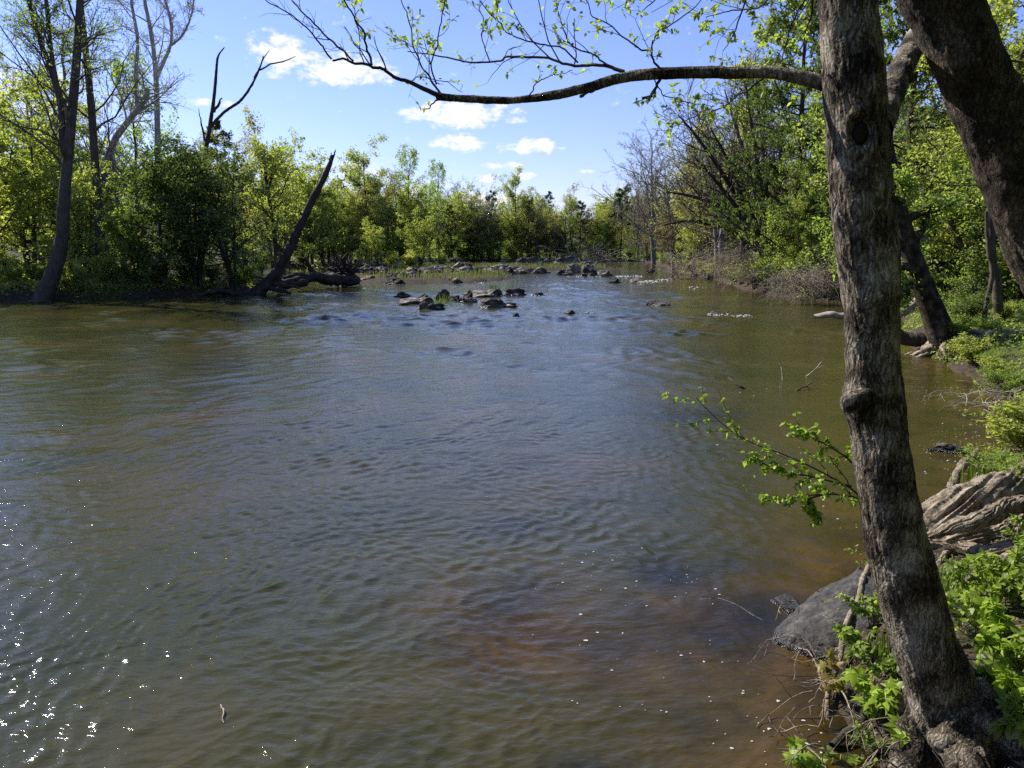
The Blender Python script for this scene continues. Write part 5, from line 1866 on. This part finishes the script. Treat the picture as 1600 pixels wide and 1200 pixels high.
for i, (pts, r, lab, m) in enumerate([
    ([(1138, 590, .17), (1148, 598, .10), (1162, 607, .01), (1168, 610, -.05)], [.022, .024, .02, .015], 'thick dark stick poking out of the water, leftmost of the four', 'dark'),
    ([(1219, 568, .34), (1222, 580, .18), (1223, 597, -.04)], [.010, .014, .014], 'thin pale upright stick poking out of the water', 'twig'),
    ([(1283, 566, .34), (1275, 576, .22), (1258, 590, -.04)], [.010, .014, .014], 'pale forked twig slanting out of the water beside the near trunk', 'twig'),
    ([(1270, 596, .14), (1258, 604, .06), (1244, 610, .0), (1240, 611, -.04)], [.012, .016, .018, .015], 'short brown stick lying at the water surface below the forked twig', 'brown'),
    ([(345, 1101, .0), (349, 1110, .012), (347, 1120, .012), (348, 1131, .0)], [.004, .005, .005, .003], 'little pale twig floating on the water at lower left', 'twig'),
    ([(1246, 1012, .02), (1265, 1020, .16), (1290, 1075, .05), (1300, 1092, 0)], [.003, .004, .005, .005], 'thin bare twig before the amber seedling', 'twig'),
    ([(1300, 1165, .02), (1330, 1140, .06), (1362, 1110, .16), (1385, 1085, .25)], [.02, .024, .02, .016], 'dark stick lying from the bank into the brown shallows', 'dark'),
]):
    s = [(pts, r)]
    if i == 2:
        s.append(([(1275, 577, .21), (1284, 573, .25), (1289, 570, .28)], [.010, .008, .005]))
    if i == 3:
        s.append(([(1256, 604, .06), (1263, 605, .03), (1266, 608, .0)], [.010, .009, .006]))
    wood('stick', lab, 'stick', s, BK[m], 8, .2, 740 + i, .008, ('stem', 'fork'), 20)

# ------------------------------------------------------------------ plants of the near bank
def sprig(name, label, cat, base, stems, leaf, n, size, seed, group=None, kind='blade', width=.55, barkm='brown', sub=4, stem_r=.006, sublen=.4):
    """base world point; stems: list of world polylines; leaves along them"""
    rg = np.random.default_rng(seed)
    b = np.asarray(base, float)
    root = empty(name, b)
    st, lv = MB(), MB()
    for i, P in enumerate(stems):
        Q = resample(P, 16)
        r = np.linspace(stem_r, stem_r * .3, 16)
        v, q = tubes(Q[None] - b, r[None], 6)
        st.add(v, q)
        S = Q[None]
        if sub:
            S, R1 = grow(Q[None], r[None], sub, (.25, 1), (30, 70), sublen, rg, .1, .18, 6, .6, .4, .01, .05, .5, .0012)
            v, q = tubes(S - b, R1, 4)
            st.add(v, q)
            S = np.concatenate([S, np.stack([resample(Q[6:], 6)])])
        j = rg.integers(0, len(S), n)
        t = rg.uniform(.2, 1, n) * 5 if S.shape[1] == 6 else rg.uniform(.3, 1, n) * 15
        k = t.astype(int)
        c = S[j, k] - b
        tan = norm(S[j, np.minimum(k + 1, S.shape[1] - 1)] - S[j, np.maximum(k - 1, 0)])
        d = tan * .5 + rg.normal(size=(n, 3)) * .8 + np.array([0, 0, .1])
        if kind == 'blade':
            V, q4, t3 = leaf_blades(c, d, size, rg, width)
            lv.v.append(V)
            lv.f.append((q4 + lv.n, 0, True))
            lv.f.append((t3 + lv.n, 0, True))
            lv.n += len(V)
        else:
            V, t3 = lobed_leaves(c + norm(d) * size * .3, d, size, rg)
            lv.add(V, t3, 0, True)
    st.build('stem', BK[barkm], root)
    lv.build('foliage', LF[leaf], root)
    return tag(root, label, cat, group)


# leafy branch reaching over the water from behind the near trunk
yb = YB + .75
b = at(1405, 900, yb)
b[2] = gz(b[0], b[1])
main = [b, at(1375, 830, yb), at(1345, 776, yb), at(1290, 741, yb + .05), at(1230, 712, yb + .1), at(1170, 690, yb + .15), at(1128, 662, yb + .2), at(1088, 622, yb + .2)]
o = sprig('sapling', 'leafy sapling reaching left over the water from behind the near trunk', 'sapling', b, [
    np.array(main), np.array([at(1368, 790, yb + .1), at(1335, 728, yb + .1), at(1300, 700, yb + .12), at(1265, 682, yb + .15), at(1243, 664, yb + .2)]),
    np.array([at(1380, 800, yb - .05), at(1345, 780, yb - .05), at(1300, 772, yb - .1), at(1250, 776, yb - .12), at(1195, 783, yb - .12)]),
    np.array([at(1285, 772, yb - .1), at(1262, 782, yb - .12), at(1272, 800, yb - .12), at(1278, 815, yb - .14)]),
    np.array([at(1330, 760, yb), at(1270, 745, yb), at(1215, 735, yb + .1), at(1175, 712, yb + .12)])], 'lime', 210, .034, 21, sub=14, sublen=.2, stem_r=.008, width=.7)
y2 = YB + .3
b = onz(1372, 872, .3)
sprig('seedling', 'small leafy sprig just above the boulder, left of the near trunk', 'seedling', b, [np.array([b, b + [-.08, 0, .05], b + [-.18, .0, .07], b + [-.26, 0, .05]]), np.array([b, b + [-.06, -.03, .01], b + [-.16, -.04, .0]])], 'bright', 26, .035, 22, sub=4, stem_r=.004)


def seedling(label, px, py, z, n, size, leaf, seed, h=.25, spread=.12, tops=4):
    rg = np.random.default_rng(seed)
    b = onz(px, py, z)
    b[2] = max(gz(b[0], b[1]), 0) - .02
    ss = []
    for k in range(tops):
        t = b + np.array([rg.normal() * spread, rg.normal() * spread, h * rg.uniform(.6, 1.1)])
        ss.append(np.array([b, (b + t) / 2 + [0, 0, .05], t]))
    return sprig('maple_seedling', label, 'seedling', b, ss, leaf, n, size, seed, kind='lobed', sub=2, stem_r=.004)


seedling('young maple seedling with lime star-shaped leaves left of the trunk foot', 1378, 1118, .18, 22, .085, 'lime', 31, .26, .09)
seedling('young maple seedling with large lime leaves in front of the trunk foot', 1436, 1150, .25, 22, .095, 'lime', 32, .24, .09)
seedling('lowest lime maple seedling at the bottom edge before the trunk roots', 1436, 1200, .25, 18, .085, 'lime', 33, .16, .08)
seedling('maple seedling with drooping amber leaves standing in the brown shallows', 1290, 1088, .02, 10, .075, 'amber', 34, .26, .07, 3)
seedling('small amber leaved seedling between the stick and the lime maple', 1350, 1085, .15, 6, .085, 'amber', 35, .22, .05, 2)
seedling('lime seedling cut by the bottom edge in the brown water', 1262, 1210, .02, 12, .08, 'lime', 36, .14, .08, 3)
PB = 'leafy green herbs covering the bank right of the near trunk'
for i, (px, py, z, n, sz, lf, h, sp) in enumerate([
    (1345, 1000, .25, 60, .045, 'mid', .18, .14), (1365, 965, .30, 50, .045, 'bright', .18, .12), (1340, 950, .28, 40, .04, 'mid', .15, .1), (1385, 1040, .3, 60, .045, 'mid', .16, .12),
    (1530, 1000, .40, 70, .06, 'bright', .26, .2), (1570, 1050, .40, 80, .065, 'lime', .28, .2), (1600, 1000, .45, 80, .06, 'bright', .3, .2), (1560, 960, .42, 70, .055, 'mid', .28, .2), (1545, 1080, .38, 60, .06, 'bright', .2, .15),
    (1600, 1110, .38, 80, .065, 'lime', .25, .2), (1590, 930, .46, 70, .055, 'bright', .28, .2), (1510, 950, .38, 60, .05, 'bright', .22, .15), (1640, 1060, .4, 70, .065, 'bright', .3, .2), (1620, 950, .45, 70, .06, 'lime', .32, .2),
    (1570, 905, .46, 60, .05, 'mid', .25, .18), (1620, 880, .5, 70, .05, 'bright', .3, .2), (1500, 905, .34, 45, .045, 'mid', .16, .12), (1335, 1040, .12, 40, .04, 'mid', .16, .12), (1360, 1160, .10, 36, .04, 'mid', .14, .12), (1600, 1170, .36, 50, .06, 'bright', .2, .15)]):
    rg = np.random.default_rng(400 + i)
    b = onz(px, py, z)
    b[2] = gz(b[0], b[1]) - .02
    ss = []
    for k in range(7):
        t = b + np.array([rg.normal() * sp, rg.normal() * sp * .8, h * rg.uniform(.5, 1.15)])
        ss.append(np.array([b + np.array([rg.normal(), rg.normal(), 0]) * sp * .25, (b + t) / 2 + [0, 0, .04], t]))
    sprig('herb', 'leafy green herb clump growing on the near bank round the trunk', 'herb', b, ss, lf, n, sz, 400 + i, 'herbs of the near bank', sub=3, stem_r=.0035)


def blades(px, py, z, n, h, seed, spread=.1, width=.012):
    rg = np.random.default_rng(seed)
    b = onz(px, py, z)
    b[2] = gz(b[0], b[1])
    return grass_geo(np.tile(b, (n, 1)) + rg.normal(size=(n, 3)) * np.array([spread, spread, 0]), h, width, rg), b


def grass_geo(c, h, width, rg, lean=.5):
    K = len(c)
    a = rg.uniform(0, 6.28, K)
    d = np.stack([np.cos(a), np.sin(a), np.zeros(K)], 1)
    s = np.stack([-np.sin(a), np.cos(a), np.zeros(K)], 1)
    hh = (h * rg.uniform(.5, 1.2, K))[:, None]
    le = hh * rg.uniform(.1, 1, K)[:, None] * lean
    V = []
    for t, w in ((0, 1), (.45, .85), (.8, .5)):
        m = c + np.array([0, 0, 1]) * hh * (t - .25 * t * t * lean) + d * le * t * t
        V += [m - s * width * w / 2, m + s * width * w / 2]
    V.append(c + np.array([0, 0, 1]) * hh * (1 - .3 * lean) + d * le)
    V = np.stack(V, 1).reshape(-1, 3)
    o = (np.arange(K) * 7)[:, None, None]
    q = np.array([[0, 1, 3, 2], [2, 3, 5, 4]])
    t3 = np.array([[4, 5, 6]])
    return V, (o + q[None]).reshape(-1, 4), (o + t3[None]).reshape(-1, 3)


def add_grass(mb, c, h, w, rg, mat=0, lean=.5):
    V, q, t = grass_geo(c, h, w, rg, lean)
    mb.v.append(V)
    mb.f.append((q + mb.n, mat, False))
    mb.f.append((t + mb.n, mat, False))
    mb.n += len(V)


for i, (px, py, z, n, h, sp, lab, m) in enumerate([
    (1500, 925, .35, 110, .26, .09, 'tuft of long green grass blades right of the near trunk', 'grass'), (1478, 950, .3, 50, .18, .06, 'shorter grass tuft close to the right side of the near trunk', 'grass'),
    (1385, 1010, .3, 60, .16, .07, 'grass tuft between the boulder and the near trunk', 'grass'), (1560, 740, .5, 160, .30, .16, 'lush grass tuft on the bank edge above the broken branch', 'grass')]):
    rg = np.random.default_rng(600 + i)
    b = onz(px, py, z)
    b[2] = gz(b[0], b[1]) - .01
    c = rg.normal(size=(n, 3)) * np.array([sp, sp, 0])
    mb = MB()
    add_grass(mb, c, h, .012, rg)
    o = mb.build('grass_tuft', LF[m])
    o.location = tuple(b)
    tag(o, lab, 'grass tuft')

# rounded shrubs bulging over the bank edge
for i, (k, px, py, w, hpx) in enumerate([('shrub3', 1545, 640, 1.0, 95), ('shrub2', 1520, 560, 1.1, 70), ('shrub1', 1500, 520, 1.1, 45), ('shrub3', 1600, 760, 1.0, 75), ('shrub3', 1545, 520, 1.2, 50), ('shrub1', 1520, 600, 1.0, 40), ('shrub3', 1562, 665, .9, 45), ('shrub2', 1500, 545, 1.0, 36), ('shrub3', 1566, 720, .8, 45), ('shrub1', 1580, 610, 1.0, 60), ('shrub2', 1560, 585, 1.0, 50), ('shrub3', 1480, 530, 1.0, 30), ('shrub2', 1620, 680, 1.1, 100)]):
    c = onz(px, py, .6)
    plant(k, 'shrub', 'shrub', px, py - hpx * .55, c[1], 'low bright green bush spilling over the right bank edge', 'bushes on the right bank edge', wide=1.5)

# ------------------------------------------------------------------ ground cover (uncountable)
def scatter(n, x0, x1, y0, y1, cond, seed):
    rg = np.random.default_rng(seed)
    x, y = rg.uniform(x0, x1, n), rg.uniform(y0, y1, n)
    dr, dl, df, di = land(x, y)
    k = cond(x, y, dr, dl, df, di)
    x, y = x[k], y[k]
    return np.stack([x, y, ground(x, y)], 1), rg


mb = MB()
p, rg = scatter(120000, 7, 34, 6.5, 36, lambda x, y, dr, dl, df, di: (dr > -.12) & (dr < 14) & (fbm(np.stack([x * .8, y * .8, x * 0], 1), 3, 66) > -.25), 61)
hgt = np.clip(.16 + .22 * fbm(p * 1.1, 3, 67), .02, .5)
p[:, 2] += rg.uniform(0, 1, len(p)) * hgt
V, q = leaf_quads(p, .075, rg, 1.0, .65)
mb.add(V, q, 0, False)
p, rg = scatter(26000, 1.6, 9, 2.4, 9, lambda x, y, dr, dl, df, di: (dr > .12) & (dr < 5) & (fbm(np.stack([x * 1.5, y * 1.5, x * 0], 1), 3, 68) > -.05), 62)
p[:, 2] += rg.uniform(0, 1, len(p)) * np.clip(.06 + .10 * fbm(p * 2, 3, 69), .01, .2)
V, q = leaf_quads(p, .034, rg, 1.0, .65)
mb.add(V, q, 1, False)
p, rg = scatter(30000, 4, 30, 4, 30, lambda x, y, dr, dl, df, di: (dr > .3) & (dr < 12) & (fbm(np.stack([x * .6, y * .6, x * 0], 1), 3, 70) > 0), 63)
add_grass(mb, p, .16, .014, rg, 2)
tag(mb.build('ground_cover', [LF['bright'], LF['mid'], LF['grass']]), 'carpet of small green leaves and grass on the right bank', 'ground cover', kind='stuff')
mb = MB()
p, rg = scatter(30000, .2, 12, 1.5, 14, lambda x, y, dr, dl, df, di: (dr > .03) & (dr < 6), 64)
p[:, 2] += rg.uniform(.008, .03, len(p))
V, q = leaf_quads(p, .045, rg, 4.0, .6)
mb.add(V, q, 0, False)
p, rg = scatter(12000, .2, 10, 1.5, 11, lambda x, y, dr, dl, df, di: (dr > .05) & (dr < 5), 65)
a = rg.uniform(0, 6.28, len(p))
d = np.stack([np.cos(a), np.sin(a), rg.normal(size=len(p)) * .15], 1) * rg.uniform(.03, .12, len(p))[:, None]
P = np.stack([p + [0, 0, .02], p + d * .5 + [0, 0, .034], p + d + [0, 0, .02]], 1)
v, q = tubes(P, np.tile([.0025, .002, .0012], (len(p), 1)), 4)
mb.add(v, q, 1)
tag(mb.build('leaf_litter', [LF['litter'], BK['twig']]), 'brown dead leaves and twig scraps on the bank soil', 'leaf litter', kind='stuff')
mb = MB()
p, rg = scatter(150000, -60, -14, 38, 75, lambda x, y, dr, dl, df, di: (dl > .1) & (dl < 16), 71)
hgt = np.clip(.35 + .5 * fbm(p * .6, 3, 72), .05, 1.1)
p[:, 2] += rg.uniform(0, 1, len(p)) * hgt
V, q = leaf_quads(p, .15, rg, .5, .6)
k = rg.uniform(0, 1, len(p)) < .5
mb.add(V, q[k], 0, False)
mb.f.append((q[~k], 1, False))
tag(mb.build('undergrowth', [LF['yellow'], LF['olive']]), 'low tangled yellow green growth on the left bank floor', 'undergrowth', kind='stuff')
mb = MB()
p, rg = scatter(11000, -20, 18, 56, 112, lambda x, y, dr, dl, df, di: (di > .15) & (fbm(np.stack([x * .35, y * .35, x * 0], 1), 3, 73) > -.1), 74)
add_grass(mb, p, .55, .06, rg, 0)
p, rg = scatter(6000, -20, 18, 56, 112, lambda x, y, dr, dl, df, di: (di > .15), 75)
add_grass(mb, p, .6, .05, rg, 1)
for (px, py, n) in [(690, 478, 60), (772, 452, 70), (800, 455, 40), (735, 462, 30), (700, 470, 40)]:
    b = onz(px, py, .0)
    add_grass(mb, b + rg.normal(size=(n, 3)) * np.array([.35, .3, .03]), .5, .03, rg, 0, .7)
p, rg = scatter(30000, -40, 45, 157, 185, lambda x, y, dr, dl, df, di: (df > .1), 76)
V, q = leaf_quads(p + np.array([0, 0, 1]) * rg.uniform(0, .9, len(p))[:, None], .3, rg, .5, .6)
mb.add(V, q, 2, False)
tag(mb.build('island_grass', [LF['grass'], LF['straw'], LF['mid']]), 'yellow green grass growing between the islet rocks', 'grass', kind='stuff')

# white flecks drifting near the bank, white water at the riffles
mb = MB()
rg = np.random.default_rng(90)
x, y = rg.uniform(-.5, 11, 11000), rg.uniform(2.6, 15, 11000)
dr, dl, df, di = land(x, y)
den = np.exp(dr / 1.5) * (dr < -.02) * np.clip(.15 + 2.2 * fbm(np.stack([x * .8, y * .8, x * 0], 1), 3, 92), 0, 1)
k = rg.uniform(0, 1, len(x)) < den * .7
x, y, dr = x[k], y[k], dr[k]
wz = waves(x, y, np.hypot(x, y) * .0038)[2] * np.clip(-dr / 2.5, .22, 1)
c = np.stack([x, y, wz + .004], 1)
K = len(c)
a = np.arange(7) * 2 * math.pi / 7
rad = rg.uniform(.45, 1.2, (K, 7)) * (.0035 + .009 * rg.uniform(0, 1, K) ** 3)[:, None]
st = rg.uniform(1, 1.8, K)[:, None]
rim = c[:, None] + np.stack([np.cos(a) * rad * st, np.sin(a) * rad, np.zeros((K, 7))], -1)
Vv = np.concatenate([c[:, None] + [0, 0, .001], rim, rim - [0, 0, .006]], 1).reshape(-1, 3)
o3 = (np.arange(K) * 15)[:, None, None]
mb.add(Vv, (o3 + np.array([[0, 1 + j, 1 + (j + 1) % 7] for j in range(7)])[None]).reshape(-1, 3), 0, False)
mb.f.append(((o3 + np.array([[1 + (j + 1) % 7, 1 + j, 8 + j, 8 + (j + 1) % 7] for j in range(7)])[None]).reshape(-1, 4), 0, False))


def foam_mat():
    m, nt, N, L = new_mat('white_foam')
    bs = N('ShaderNodeBsdfPrincipled')
    bs.inputs['Base Color'].default_value = (.50, .49, .45, 1)
    bs.inputs['Roughness'].default_value = .6
    o = N('ShaderNodeOutputMaterial')
    L(bs.outputs[0], o.inputs[0])
    return m


FOAM = foam_mat()
tag(mb.build('foam_flecks', FOAM), 'small white flecks drifting on the brown shallows', 'foam', kind='stuff')
mb = MB()
for (x0, x1, y, sp, n) in [(1105, 1150, 491, 1.0, 120), (1150, 1185, 493, .8, 70), (962, 1008, 432, .5, 150), (1008, 1040, 440, .6, 120), (1025, 1058, 437, .5, 90), (1075, 1100, 449, .6, 40), (885, 950, 432, .6, 60), (830, 850, 461, .6, 30), (800, 830, 470, .6, 20), (640, 690, 473, .8, 30), (905, 940, 489, .8, 20), (1018, 1050, 474, .7, 30)]:
    for k in range(int(n * .4)):
        p = onz(x0 + (x1 - x0) * rg.beta(1.2, 2.2), y + rg.normal() * sp * 1.3, 0.02)
        s = (p[1] / 30) * rg.uniform(.4, 1.4)
        blob(mb, p + [0, 0, -.012], (.030 * s * rg.uniform(.7, 2.6), .028 * s, .016 * s), k, 1, .5, 2)
tag(mb.build('white_water', FOAM), 'broken white water where the river runs over hidden stones', 'foam', kind='stuff')
